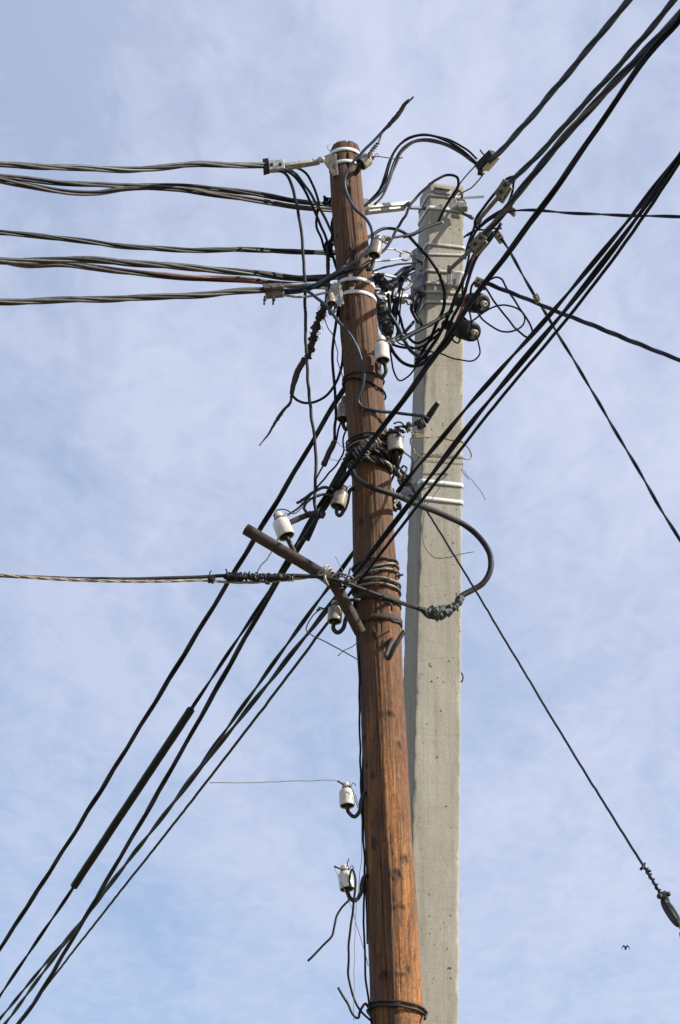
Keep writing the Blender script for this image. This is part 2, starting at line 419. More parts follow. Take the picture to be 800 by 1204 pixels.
WP = [(174.5, 406.3, 16.6), (180, 405.7, 17.4), (187, 405.2, 17.8), (240, 409, 18.6), (297, 415, 20), (340, 419, 21), (370, 421.8, 22), (460, 428.5, 22.6), (540, 434.5, 22.8),
      (560, 437, 22.4), (640, 439.8, 24.2), (700, 443, 26), (720, 444.5, 26.5), (760, 446, 26), (800, 448, 25.5), (840, 450.5, 25.8), (900, 453.5, 26.5), (960, 455.5, 27.5),
      (1000, 457.5, 27.6), (1020, 459, 28.4), (1040, 460, 29), (1100, 462.5, 30), (1150, 465.2, 30.4), (1204, 467.5, 31.5)]
WT = sorted([(P(c, y).z, P(c, y).x, r * px(y)) for y, c, r in WP])
sl = (WT[6][1] - WT[0][1]) / (WT[6][0] - WT[0][0]); z0 = WT[0][0]
WT = [(-.3, WT[0][1] - sl * (z0 + .3), WT[0][2] * 1.22), (z0 * .5, WT[0][1] - sl * z0 * .5, WT[0][2] * 1.1)] + WT
WTOP = WT[-1][0]
def wpole(z):
    if z <= WT[0][0]: return WT[0][1], WT[0][2]
    for a, b in zip(WT, WT[1:]):
        if z <= b[0]:
            t = (z - a[0]) / (b[0] - a[0]); return a[1] + (b[1] - a[1]) * t, a[2] + (b[2] - a[2]) * t
    return WT[-1][1], WT[-1][2]
def wsurf(z, phi, off=0.):              # phi: 0 = to the right, -90 deg = towards the camera
    x, r = wpole(z); return Vector((x + (r + off) * math.cos(phi), 12 + (r + off) * math.sin(phi), z))
def zof(y, Y=12.): return P(400, y, Y).z
def timber_pole():
    t = thing('wooden_pole', Vector((wpole(0)[0], 12, 0)), 'old round brown timber pole, leaning slightly, in front of the concrete pole', 'utility pole')
    seg = 170; zs = []; z = -.3
    while z < z0 - .15: zs.append(z); z += .08
    while z < WTOP - .001: zs.append(z); z += .0095
    knots = [(457, 839, 6, 3), (470, 873, 2.5, 3), (467, 1028, 4.5, 4.5), (477, 1008, 3.5, 3.5), (452, 1147, 4, 4), (440, 990, 2.5, 6), (429, 863, 2, 2.5), (432, 896, 1.6, 2.4), (439, 910, 1.5, 3), (409, 220, 3, 5), (424, 260, 2.5, 3),
             (412, 291, 2.5, 2.5), (409, 370, 2.5, 3), (419, 517, 3.5, 4), (425, 610, 2.5, 3.5), (470, 1066, 6, 1.5), (480, 1140, 2, 3), (472, 1146, 5, 1.5), (436, 613, 1.5, 2.5), (397, 270, 1.6, 2), (440, 747, 2.5, 4), (456, 756, 4, 2.5), (446, 357, 2, 2)]
    K = []
    for x, y, a, b in knots:
        zz = zof(y, 11.9); cx, r = wpole(zz); s = (P(x, y, 11.9).x - cx) / r
        if abs(s) < .97: K.append((zz, -math.acos(max(-1, min(1, s))), a * px(y), b * px(y) * 1.1))
    rnd = random.Random(3); C = []
    for i in range(110):
        C.append((rnd.uniform(-math.pi, math.pi), rnd.uniform(4.6, 9.0), rnd.uniform(.06, .4), rnd.uniform(.0008, .0018), rnd.uniform(.001, .003)))
    C += [(R(-112), 5.15, .55, .0022, .008), (R(-105), 5.9, .35, .002, .006), (R(-75), 7.0, .3, .0015, .005), (R(-82), 9.0, .05, .005, .012)]
    V, S, Fc, WE = [], [], [], []
    for z in zs:
        cx, r = wpole(z); ring_c = [c for c in C if abs(z - c[1]) < c[2]]; ring_k = [k for k in K if abs(z - k[0]) < k[3] * 3]
        for k in range(seg):
            a = 2 * math.pi * k / seg - math.pi; rr = r; st = 0.
            q = Vector((math.cos(a) * 2.2, math.sin(a) * 2.2, z * .9))
            rr += .0040 * noise.noise(q) + .0034 * noise.noise(Vector((math.cos(a) * 7, math.sin(a) * 7, z * 1.3))) + .0011 * noise.noise(Vector((math.cos(a) * 26, math.sin(a) * 26, z * 2.5)))
            for c in ring_c:
                tt = 1 - abs(z - c[1]) / c[2]
                da = (a - c[0] - .05 * math.sin(z * 3 + c[1] * 5) + math.pi) % (2 * math.pi) - math.pi; dist = abs(da) * r
                wd = c[3] * min(1, tt * 3)
                if dist < wd * 1.6:
                    g = max(0, 1 - dist / (wd * 1.6)); rr -= c[4] * g * min(1, tt * 3); st = max(st, .75 * g)
            for kz, kp, ka, kb in ring_k:
                da = (a - kp + math.pi) % (2 * math.pi) - math.pi; e = math.sqrt((da * r / ka) ** 2 + ((z - kz) / kb) ** 2); e *= 1 + .35 * noise.noise(Vector((a * 9, z * 40, 2)))
                if e < 1.9:
                    rr += .003 * math.exp(-((e - 1.25) / .35) ** 2) - .004 * max(0, 1 - e)
                    st = max(st, (.95 if e < .8 else max(0, .95 - (e - .8) * .8)) * (.85 + .3 * noise.noise(Vector((a * 20, z * 90, 5)))))
            V.append(Vector((cx + rr * math.cos(a), 12 + rr * math.sin(a), z))); S.append(max(0, min(1, st)))
            # high on the left half, low on the right, wavy edge, weaker higher up
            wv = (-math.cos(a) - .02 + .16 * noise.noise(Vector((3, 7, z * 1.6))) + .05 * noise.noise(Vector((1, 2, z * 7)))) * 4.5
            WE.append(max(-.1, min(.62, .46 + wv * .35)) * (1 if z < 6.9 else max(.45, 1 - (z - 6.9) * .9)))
    nr = len(zs)
    # uneven rounded sawn top with a split
    for f, h in ((.93, .006), (.80, .012), (.6, .017), (.35, .02), (.12, .021)):
        cx, r = wpole(WTOP)
        for k in range(seg):
            a = 2 * math.pi * k / seg - math.pi; da = abs((a - R(-82) + math.pi) % (2 * math.pi) - math.pi)
            dip = .012 * max(0, 1 - da * r * f / .006)
            V.append(Vector((cx + r * f * math.cos(a), 12 + r * f * math.sin(a), WTOP + h - dip + .004 * noise.noise(Vector((math.cos(a) * 3 * f, math.sin(a) * 3 * f, 1)))))); S.append(.35 + .5 * (dip > .002)); WE.append(.3)
        nr += 1
    for i in range(nr - 1):
        for k in range(seg): k2 = (k + 1) % seg; Fc.append((i * seg + k, i * seg + k2, (i + 1) * seg + k2, (i + 1) * seg + k))
    Fc.append(tuple((nr - 1) * seg + k for k in range(seg)))
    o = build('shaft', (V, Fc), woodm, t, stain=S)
    at = o.data.attributes.new('left_dark', 'FLOAT', 'POINT'); at.data.foreach_set('value', WE)
    return t
timber_pole()

# ---------------------------------------------------------------- concrete pole
def edge(xa, ya, Ya, xb, yb, Yb): return P(xa, ya, Ya), P(xb, yb, Yb)
E_FL = edge(505, 214, 12.50, 478, 1204, 12.50)
E_FR = edge(547, 219.5, 12.538, 540, 1204, 12.555)
E_BL = edge(493, 234, 12.665, 459.5, 1204, 12.73)
def on(e, z):
    t = (z - e[1].z) / (e[0].z - e[1].z); return e[1] + (e[0] - e[1]) * t
CTOP = E_FL[0].z
def csec(z):
    a, b, d = on(E_FL, z), on(E_FR, z), on(E_BL, z); return [a, b, b + (d - a), d]      # FL, FR, BR, BL
def rrect(z, off=0., rad=.012, m=4):
    q = csec(z); c = sum(q, Vector()) / 4; o = []
    for i in range(4):
        p, prev, nxt = q[i], q[i - 1], q[(i + 1) % 4]; e0, e1 = (prev - p).normalized(), (nxt - p).normalized()
        k = p - (e0 + e1) * (off) ; cen = k + (e0 + e1) * (rad + off)
        for j in range(m + 1):
            a = j / m * math.pi / 2; n = (-e1 * math.cos(a) - e0 * math.sin(a)); o.append((cen + n * (rad + off), n))
    return o
def concrete_pole():
    t = thing('concrete_pole', Vector((on(E_FL, 0).x + .1, 12.6, 0)), 'square tapering grey beige concrete pole standing behind the wooden one', 'utility pole')
    zs = []; z = -.3
    while z < 4.7: zs.append(z); z += .1
    while z < CTOP: zs.append(z); z += .02
    zs.append(CTOP)
    V, Fc, S = [], [], []; rows = []
    pits = [(473 + random.random() * 64, random.uniform(260, 1200), random.uniform(.4, 1.0)) for _ in range(42)] + [(507, 782, 1.8), (508, 800, 2.2), (503, 850, 1.4), (515, 888, 1.6), (525, 945, 2.), (515, 795, 1.5), (506, 779, 1.6), (531, 1073, 1.6), (541, 266, 1.5)]
    PT = [(P(x, y, 12.5), r * px(y)) for x, y, r in pits]
    m = 3; dens = 30
    for z in zs:
        q = rrect(z, 0, .008, m); row = []
        for i, (p, n) in enumerate(q):
            row.append((p, n)); p2, n2 = q[(i + 1) % len(q)]
            if (i + 1) % (m + 1) == 0:
                for j in range(1, dens): row.append((p.lerp(p2, j / dens), n.lerp(n2, j / dens).normalized()))
        rows.append(row); near = [(a, r) for a, r in PT if abs(a.z - z) < r + .012]
        for p, n in row:
            h = .0016 * noise.noise(p * 9) + .0008 * noise.noise(p * 45); cr = min((p - c).length for c in csec(z))
            if cr < .016: h -= .008 * max(0, noise.noise(p * 28) + .0) * (1 - cr / .016) * 2
            st = 0.
            V.append(p + n * h); S.append(st)
    n = len(rows[0])
    for f, dz in ((.985, .0), (.9, .004), (.5, .006)):
        c = sum(csec(CTOP), Vector()) / 4
        for p, nn_ in rows[-1]: V.append(c.lerp(p, f) + Vector((0, 0, dz + .003 * noise.noise(p * 20)))); S.append(0)
    nr = len(zs) + 3
    for i in range(nr - 1):
        for k in range(n): k2 = (k + 1) % n; Fc.append((i * n + k, i * n + k2, (i + 1) * n + k2, (i + 1) * n + k))
    Fc.append(tuple((nr - 1) * n + k for k in range(n)))
    build('shaft', (V, Fc), concm, t, stain=S)
    # air holes left by casting, drawn as small flat dark patches on the face
    for (p, r) in PT:
        q = csec(p.z); s = (p.x - q[0].x) / (q[1].x - q[0].x)
        if not .03 < s < .97: continue
        c = q[0].lerp(q[1], s); nrm = Vector((c.y - q[0].y, 0, 0)); n_ = (q[1] - q[0]).cross(Vector((0, 0, 1))).normalized()
        r *= .8; pts = []
        for k in range(7):
            a = k * 2 * math.pi / 7; rr = r * random.uniform(.6, 1.1); pts.append(c + n_ * .0016 + (q[1] - q[0]).normalized() * math.cos(a) * rr + Vector((0, 0, 1)) * math.sin(a) * rr * .8)
        PITV.append((pts, [tuple(range(7))]))
    build('air_holes', join(*PITV), mat('hole_dark', (.07, .06, .05), .95), t, kind='stuff')
    # lifting lug cast in the head
    V1 = join(box(P(511, 224, 12.50), P(530, 226.5, 12.515), 6.5, .012, 224, bev=.2), box(P(511, 220.5, 12.49), P(530, 223, 12.505), 1.6, .018, 224))
    build('head_plate', V1, steel, t)
    build('eye', tube([(540, 790, 12.57), (544, 793, 12.56), (545, 798, 12.56), (543, 802, 12.56), (539, 803, 12.57)], .9), rust, t)
    return t
PITV = []
cp = concrete_pole()

# ---------------------------------------------------------------- straps
def loopstrap(pn, h, th):
    """closed flat band: pn = [(point, outward normal, up)]"""
    V, Fc = [], []; n = len(pn)
    for p, nn_ in pn:
        u = Vector((0, 0, 1))
        for a, b in ((0, -1), (1, -1), (1, 1), (0, 1)): V.append(p + nn_ * (th * a) + u * (h / 2 * b))
    for i in range(n):
        j = (i + 1) % n
        for k in range(4): k2 = (k + 1) % 4; Fc.append((i * 4 + k, j * 4 + k, j * 4 + k2, i * 4 + k2))
    return V, Fc
def wood_band(yl, yr, h_px, off=.003, th=.0018, n=64, wav=0.):
    zl, zr = zof(yl), zof(yr); pn = []
    for k in range(n):
        a = 2 * math.pi * k / n; z = (zl + zr) / 2 + (zr - zl) / 2 * math.cos(a); pn.append((wsurf(z, a, off + wav * noise.noise(Vector((k * .2, yl, 0)))), Vector((math.cos(a), math.sin(a), 0))))
    return loopstrap(pn, h_px * px(400), th)
cstrap = mat('weathered_strap', (.50, .485, .45), .5, .15, bump=.1, var=.25, vscale=40)
def conc_band(yl, yr, h_px=5.5, off=.0035, th=.002):
    zl, zr = zof(yl, 12.5), zof(yr, 12.545); zm = (zl + zr) / 2; q = rrect(zm, off); c = sum(csec(zm), Vector()) / 4; wd = csec(zm)[1].x - csec(zm)[0].x
    pn = []
    for p, n in q:
        s = (p.x - c.x) / wd; zz = zm + (zr - zl) * max(-.5, min(.5, s)); pn.append((Vector((p.x, p.y, zz)), n))
    # tilt-correct x for the taper is below a millimetre
    return loopstrap(pn, h_px * px(400), th)
def wbuckle(y, phi, h_px):
    z = zof(y, 12); p = wsurf(z, phi, .006); n = Vector((math.cos(phi), math.sin(phi), 0)); t = n.cross(Vector((0, 0, 1)))
    return box(p - t * .009, p + t * .009, h_px, .007, 400, up=n)

# two steel anchor plates strapped to the timber pole
a1 = thing('anchor_bracket', P(390, 195, 11.98), 'bright steel anchor plate held by two white straps near the top of the wooden pole', 'bracket')
build('plate', join(plate([(381, 184), (388, 181), (394, 183), (397, 206), (392, 208), (387, 199), (381, 190)], 11.94, .012), box(P(394, 181, 11.9), P(397, 206, 11.9), 3, .01)), dark_alu, a1, smooth=False)
build('strap', wood_band(185, 184, 4.4), strapm, a1); build('strap', wood_band(199.5, 198, 4.4), strapm, a1)
build('bolt', bolt(P(377, 187.5, 11.93), .010, .02), dark_alu, a1, smooth=False)
a2 = thing('anchor_bracket', P(395, 345, 11.98), 'grey steel anchor plate on two buckled straps a third down the wooden pole', 'bracket')
build('plate', join(plate([(389, 336), (394, 332), (400, 334), (404, 356), (400, 361), (394, 352), (388, 343)], 11.93, .012), box(P(399, 330, 11.91), P(403, 358, 11.9), 3.5, .01)), alu, a2, smooth=False)
for yy in (337.5, 353):
    s_ = build('strap', wood_band(yy - 1, yy + 2, 4.6), strapm, a2); build('buckle', wbuckle(yy - 1, R(-106), 8), strapm, s_, smooth=False)

# brackets and straps of the concrete pole
b1 = thing('anchor_bracket', P(538, 240, 12.5), 'steel hook bracket on two straps at the very top of the concrete pole', 'bracket')
build('strap', conc_band(229, 234, 4.5), cstrap, b1); build('strap', conc_band(243.5, 249.5, 4.8), strapm, b1)
build('loose_strap_end', box(P(541, 233, 12.53), P(570, 231, 12.45), 3.4, .0022, 230, up=Vector((.1, 1, .3))), strapm, b1, smooth=False)
build('plate', join(plate([(528, 232), (534, 228), (541, 247), (539, 251), (530, 249)], 12.49, .02), box(P(538, 244, 12.48), P(550, 243, 12.48), 8, .05, 240), box(P(531, 253, 12.5), P(541, 255, 12.5), 3.5, .03, 250)), steel, b1, smooth=False)
build('hook', tube([(533, 232, 12.47), (537, 226, 12.44), (541, 224, 12.42), (544, 228, 12.42), (543, 233, 12.45)], 1.6), dullsteel, b1)
build('bolt', lathe(P(545, 251, 12.5), P(556, 256, 12.45), [(0, 1), (.7, 1), (.7, 1.4), (1, 1.3)], .008, 10), dullsteel, b1)
b2 = thing('anchor_bracket', P(487, 305, 12.55), 'upper of two dark plate brackets on the left face of the concrete pole, two straps', 'bracket')
build('strap', conc_band(286.5, 292, 4.2), cstrap, b2); build('strap', conc_band(299.5, 301, 3.4), cstrap, b2)
build('plate', join(plate([(484, 296), (492, 291), (497, 297), (497, 318), (490, 320), (485, 310)], 12.52, .02), plate([(488, 296), (500, 302), (498, 309), (488, 304)], 12.49, .012)), dullsteel, b2, smooth=False)
build('shackle', tube([(484, 298, 12.5), (478, 296, 12.48), (472, 297, 12.47), (471, 303, 12.47), (476, 306, 12.47), (482, 304, 12.49), (484, 299, 12.5)], 1.5), dark_alu, b2)
b3 = thing('anchor_bracket', P(487, 340, 12.55), 'lower of two dark plate brackets on the left face of the concrete pole, four straps', 'bracket')
for ya, yb in ((318, 322), (332.5, 337), (343, 346), (355, 357)): build('strap', conc_band(ya, yb, 4.2), cstrap, b3)
build('plate', join(plate([(483, 322), (491, 318), (499, 324), (499, 345), (492, 368), (486, 362), (483, 345)], 12.52, .022), plate([(486, 334), (499, 338), (499, 345), (486, 340)], 12.48, .012)), dullsteel, b3, smooth=False)
build('shackle', tube([(484, 330, 12.5), (478, 327, 12.47), (471, 329, 12.46), (469, 335, 12.46), (473, 340, 12.46), (480, 338, 12.48), (484, 333, 12.5)], 1.9), dark_alu, b3)
b4 = thing('anchor_bracket', P(534, 325, 12.5), 'pale folded steel bracket on the front face of the concrete pole, under the bolted clamps', 'bracket')
build('plate', join(plate([(526, 315), (530, 314), (532, 338), (526, 338)], 12.46, .06), plate([(530, 318), (545, 322), (545, 337), (538, 340), (530, 336)], 12.50, .012), box(P(541, 322, 12.47), P(537, 339, 12.47), 5, .04)), steel, b4, smooth=False)
b5 = thing('anchor_bracket', P(485, 578, 12.55), 'steel bracket on two bright straps lower down the concrete pole by the thick cable', 'bracket')
build('strap', conc_band(565.5, 571, 5.6), strapm, b5); build('strap', conc_band(585.5, 591, 5.2), strapm, b5)
build('plate', join(plate([(470, 577), (478, 573), (490, 568), (496, 575), (497, 592), (488, 595), (477, 590)], 12.49, .02), box(P(481, 580, 12.46), P(492, 584, 12.46), 6, .03)), dullsteel, b5, smooth=False)

# ---------------------------------------------------------------- insulators on hooks
PROF = [(0, .05), (0, .44), (.02, .52), (.05, .555), (.17, .57), (.20, .53), (.225, .47), (.25, .46), (.28, .50), (.30, .74), (.335, .88), (.38, .95), (.50, .985), (.80, 1), (.93, 1), (.985, .985), (1, .94), (.995, .86), (.9, .80), (.72, .74), (.66, .3), (.66, .05)]
def insulator(A, B, r_px, hook, label, Y=11.9, m=None, tie=True, hr=2.3, group='porcelain insulators on hooks', tilt=.012):
    a, b = P(A[0], A[1], Y), P(B[0], B[1], Y - tilt); u = px((A[1] + B[1]) / 2, Y)
    t = thing('insulator', b, label, 'insulator', group)
    build('porcelain_body', lathe(a, b, PROF, r_px * u), m or porc, t)
    mid = a.lerp(b, .7)
    build('hollow_plug', lathe(a.lerp(b, .70), a.lerp(b, .955), [(0, .6), (1, .82), (1.0, .80), (.8, .3), (.8, .02)], r_px * u, 24), mat('dark_hollow_plug', (.025, .018, .013), .95), t)  # dark plug added inside the skirt to put shade into the hollow underside
    hp = path3([(h[0], h[1], h[2] if len(h) > 2 else Y) for h in hook]); c = spline([mid, b] + hp, .008)
    build('hook', tube_c(c, lambda q: hr * u, 10, .05, 90), hookm, t)
    if tie:
        build('tie_wire', join(coil(a.lerp(b, .2), a.lerp(b, .285), r_px * u * .56, 3, .0022), tube_c(kink(spline([a.lerp(b, .25) + Vector((r_px * u * .5, -.01, 0)), a.lerp(b, .1) + Vector((r_px * u * .9, -.02, .005)), a.lerp(b, .2) + Vector((r_px * u * 1.2, 0, .01))], .006), .004, 60), .0018, 6)), wirem, t)
    return t
insulator((438, 183), (424, 193), 8.2, [(421, 200, 11.93), (416, 206, 11.95)], 'dirty white insulator tilted sideways beside the wooden pole head', 11.86, porcd, hr=3)
insulator((445, 278), (440, 300), 7.6, [(439, 308), (436, 316), (433.5, 317), (433, 308, 11.93)], 'grimy insulator at the right edge of the wooden pole, under the arched black wire', 11.88, porcd)
insulator((447.5, 396), (450, 424), 9, [(453, 430, 11.9), (453.5, 438, 11.9), (449, 443.5, 11.9), (444.5, 438, 11.9), (442.5, 427, 11.92)], 'clean white insulator below the second pair of straps, on the right of the wooden pole', 11.88)
insulator((406, 467), (404, 493), 8.2, [(404, 500), (407, 505), (412, 500, 12.05)], 'shaded insulator half hidden behind the left edge of the wooden pole', 12.06, porcd)
insulator((464, 506), (466, 532), 10.2, [(467, 543, 12.0), (466, 552, 12.05), (458, 556, 12.05)], 'cream insulator with a mass of dark wire on its head beside the wrapped cable', 11.95, porcd, hr=3)
insulator((404.5, 572), (397, 596), 9, [(396, 603), (399, 606.5), (404, 601), (408, 592), (411, 578), (416, 574, 12)], 'yellowish tilted insulator on a looped hook left of the wooden pole, above the pipe arm', 11.95, porcd)
insulator((326, 604), (337, 631), 10.6, [(341, 639), (347, 650)], 'large white tilted insulator standing on the rusty pipe arm', 11.8, porc, hr=2.8)
insulator((395, 707), (393.5, 731), 8.6, [(392, 739), (397, 744), (403, 740), (407, 727), (412, 716), (420, 712, 12)], 'brown stained insulator on a U hook under the rusty pipe arm', 11.95, porcd, hr=2.6)
insulator((407, 921), (408.5, 948), 9, [(410, 955), (417, 960.5), (423, 954), (425, 941), (428, 934), (434, 932, 12)], 'upper one of two white insulators on S hooks low on the wooden pole', 11.95, porc, hr=2.4)
insulator((405, 1018), (408.5, 1046), 9, [(411, 1055), (417, 1059.5), (424, 1052), (425.5, 1040), (428, 1032), (436, 1030, 12)], 'lower one of two white insulators on S hooks, cut black wires hanging from it', 11.95, porc, hr=2.4)
insulator((389, 345), (390, 357), 5.6, [(388, 364), (389, 369), (393, 366), (395, 358, 11.96)], 'small greyish insulator tucked under the lower anchor plate of the wooden pole', 11.9, porcd, tie=False)

# black bell insulators beside the concrete pole
BELL = [(0, .05), (0, .42), (.05, .5), (.16, .5), (.22, .42), (.32, .42), (.40, .62), (.48, .86), (.55, .98), (.86, 1), (.93, .94), (.935, .6), (.9, .3), (.9, .05)]
for A, B, lab in (((536, 354), (570, 357), 'black bell shaped insulator with a cream tip, upper one right of the concrete pole'),
                  ((523, 381), (559, 391), 'black bell shaped insulator with a cream tip, lower one, across the concrete pole edge')):
    a, b = P(A[0], A[1], 12.42), P(B[0], B[1], 12.25); u = px(370)
    t = thing('bell_insulator', a, lab, 'insulator', 'black bell insulators')
    build('bell', lathe(a, b, BELL, 12.4 * u), black2, t)
    d = (b - a); build('tip', lathe(a + d * .88, b + d * .04, [(0, .9), (.5, .95), (.8, 1), (.95, .85), (1, .5), (.8, .35), (.8, .02)], 3.7 * u), whitep, t)

# ---------------------------------------------------------------- pipe arm and iron hardware
pa = thing('pipe_arm', P(427, 744, 11.9), 'bent rusty brown pipe arm reaching up to the left from the wooden pole', 'pipe arm')
cpa = spline(path3([(289, 622, 11.72), (330, 646.5), (370, 670), (384, 679, 11.74), (394, 688), (404, 706), (424, 744, 11.87)]), .01)
vo, fo = tube_c(cpa, 7 * px(680), 20, .02, 60, cap=False); vi, fi = tube_c(cpa[:12], 5.4 * px(680), 20, 0, 60, cap=False)
nb = len(vo); ringf = [(k, (k + 1) % 20, nb + (k + 1) % 20, nb + k) for k in range(20)]
build('pipe', (vo + vi, fo + [tuple(i + nb for i in q[::-1]) for q in fi] + ringf + [tuple(nb + 11 * 20 + k for k in range(20)), tuple((len(cpa) - 1) * 20 + k for k in range(20))]), rust, pa)
build('clamp_band', wood_band(708, 713, 8.5, .004, .004, wav=.003), rust, pa); build('clamp_band', wood_band(737, 734, 7.5, .004, .004, wav=.003), rust, pa)
for q_, r_ in (([(452, 709, 11.86), (460, 710, 11.84), (461, 718, 11.86)], 1.2), ([(458, 727, 11.85), (466, 731, 11.86), (473, 732, 11.9)], 1.1), ([(410, 706, 11.9), (424, 706, 11.9)], 2.2)): build('clamp_bolt', tube(q_, r_), hookm, pa)
hk = build('iron_hook', tube([(475.5, 742, 11.76), (464.5, 760, 11.76), (457, 774, 11.78), (454, 772, 11.8), (457, 763, 11.82), (461, 754, 11.87), (461, 752, 11.92)], 2.6, rough=.05, seg=12, step=.006, wob=0), hookm,
           label='thick bare iron J hook without insulator on the wooden pole below the pipe clamps', cat='hook')

# ---------------------------------------------------------------- clamps
def clampdark(x, y): pass
c1 = thing('tension_clamp', P(316, 194, 11.9), 'bright aluminium two bolt clamp with a long arm to the wooden pole head', 'cable clamp', 'tension clamps')
build('body', join(plate([(316, 188.5), (334, 187.5), (335, 198), (317, 200)], 11.90, .012), plate([(312, 190), (333, 189), (334, 200.5), (313, 202)], 11.945, .03)), alu, c1, smooth=False)
build('jaw', plate([(309, 189.5), (316, 188.5), (317, 201), (310, 203)], 11.93, .05), black2, c1, smooth=False)
for x, y in ((319.7, 193.6), (329.7, 193)): build('bolt', bolt(P(x, y, 11.893), .0085, .008), hookm, c1, smooth=False)
build('arm', join(box(P(335, 193.5, 11.9), P(379, 187.5, 11.93), 4.6, .014, 190), box(P(338, 198, 11.93), P(376, 191.5, 11.95), 2.2, .02, 190), lathe(P(378, 187.5, 11.9), P(378, 187.5, 11.96), [(0, .8), (.1, 1), (.9, 1), (1, .8)], .017, 16)), alu, c1)
c2 = thing('tension_clamp', P(308, 343, 11.9), 'grey clamp with two bolts hanging under it, left of the wooden pole', 'cable clamp', 'tension clamps')
build('body', join(plate([(309, 335), (331, 334), (334, 339), (311, 340.5)], 11.90, .03), plate([(311, 341), (334, 339.5), (334, 348), (313, 350)], 11.93, .03)), dark_alu, c2, smooth=False)
for x in (311.5, 322): build('bolt', join(bolt(P(x, 352, 11.9), .008, .008, Vector((-.1, 0, -1))), tube_c([P(x, 348, 11.9), P(x - .8, 358, 11.9)], .0045, 8)), hookm, c2, smooth=False)
for x in (319, 329): build('bolt', bolt(P(x, 336, 11.878), .007, .006), dark_alu, c2, smooth=False)
build('bail', join(tube([(333, 335, 11.9), (350, 334.2), (366, 334), (378, 338), (386, 340, 11.95)], 1.7, wob=.001), tube([(333, 347, 11.9), (350, 349), (366, 348), (378, 345), (388, 343, 11.95)], 1.5, wob=.001)), alu, c2)
c3 = thing('tension_clamp', P(435, 243, 12.3), 'pale clamp arm bridging the two pole heads, its clamp hidden behind the wooden pole', 'cable clamp', 'tension clamps')
build('arm', join(box(P(432, 243, 12.3), P(483, 238.5, 12.44), 5.5, .016, 243), box(P(432, 248.5, 12.32), P(476, 243.5, 12.44), 6, .03, 243)), alu, c3)
build('bolt', join(lathe(P(481, 240, 12.40), P(481, 240, 12.48), [(0, .7), (.1, 1), (.9, 1), (1, .7)], .015, 14), tube([(481, 244, 12.44), (492, 244.5, 12.5), (500, 245, 12.55)], 2.3, wob=0)), dullsteel, c3)
build('body', plate([(414, 237), (434, 236), (434, 250), (414, 251)], 12.28, .05), alu, c3, smooth=False)
c4 = thing('tension_clamp', P(441, 343, 12.25), 'flat steel clamp arm with bolted eye between the poles, by the second strap pair', 'cable clamp', 'tension clamps')
build('arm', join(box(P(438, 342, 12.25), P(487, 350, 12.42), 6.2, .012, 345), box(P(444, 352, 12.28), P(476, 354.5, 12.42), 5.4, .024, 345, bev=.3)), alu, c4)
build('bolt', lathe(P(484.5, 349.5, 12.36), P(484.5, 349.5, 12.42), [(0, .3), (.02, .9), (.15, 1), (.9, 1), (1, .7)], .014, 14), dullsteel, c4)
build('shackle', tube([(478, 353, 12.42), (480, 358, 12.42), (484, 356, 12.42), (485, 351, 12.42)], 1.2, wob=0), steel, c4)
c5 = thing('tension_clamp', P(440, 300, 12.3), 'wire bail of a hidden clamp running to the upper shackle between the poles', 'cable clamp', 'tension clamps')
build('bail', join(tube([(438, 291, 12.25), (456, 292.5), (464, 293.2), (471, 296.5), (475, 298, 12.46)], 1.1), tube([(438, 306, 12.25), (452, 306.6), (464, 305.5), (472, 303.5, 12.46)], 1.3)), alu, c5)
c6 = thing('tension_clamp', P(440, 330, 12.3), 'flat pale bail of a hidden clamp running to the lower shackle between the poles', 'cable clamp', 'tension clamps')
build('bail', join(tube([(438, 320.5, 12.25), (450, 322), (460, 324.5), (470, 328), (478, 330, 12.46)], 1.8), tube([(438, 336.5, 12.25), (455, 337.5), (468, 337, 12.46)], 1.5)), alu, c6)
def right_clamp(A, B, C, D, label, Ya, Yc):
    """bolted body A-B, then a tapering arm from B to C"""
    t = thing('tension_clamp', P(C[0], C[1], Yc), label, 'cable clamp', 'tension clamps')
    a, b, c = P(*A, Ya), P(*B, Ya + .05), P(*C, Yc)
    build('body', join(box(a, b, D, .012, 250), box(a + Vector((.008, .030, -.008)), b + Vector((.008, .030, -.008)), D * .9, .02, 250)), dark_alu, t, smooth=False)
    for q in (.27, .73): build('bolt', bolt(a.lerp(b, q) - Vector((0, .008, 0)), .0095, .008), hookm, t, smooth=False)
    build('arm', box(b.lerp(a, .15) + Vector((0, .012, 0)), c, D * .82, .018, 250, taper=.8), dark_alu, t)
    build('pin', lathe(c - Vector((0, .03, 0)), c + Vector((0, .03, 0)), [(0, .7), (.1, 1), (.9, 1), (1, .7)], .012, 12), dullsteel, t)
    return t
right_clamp((597, 213), (586, 231), (560, 262), 11.5, 'upper of two dirty two bolt clamps holding twisted black cables right of the concrete pole', 11.9, 12.3)
right_clamp((569, 276), (555, 292), (529, 317), 11.5, 'lower of two dirty two bolt clamps, across the right edge of the concrete pole', 11.85, 12.3)
c9 = thing('tension_clamp', P(570, 192, 12.3), 'dark clamp with a brassy side plate between the arching cable and the topmost line', 'cable clamp', 'tension clamps')
build('body', join(box(P(563, 198, 12.28), P(581, 180, 12.2), 11, .05, 190), box(P(562, 202, 12.27), P(568, 203, 12.27), 5, .03, 190)), black2, c9, smooth=False)
build('side_plate', box(P(571, 200, 12.24), P(585, 184, 12.18), 3.4, .05, 190), mat('brassy_steel', (.55, .42, .24), .35, .7, var=.3), c9, smooth=False)
build('bolt', tube([(565, 176, 12.22), (568, 180, 12.22), (572, 184, 12.23)], 1.3, wob=0), wirem, c9)
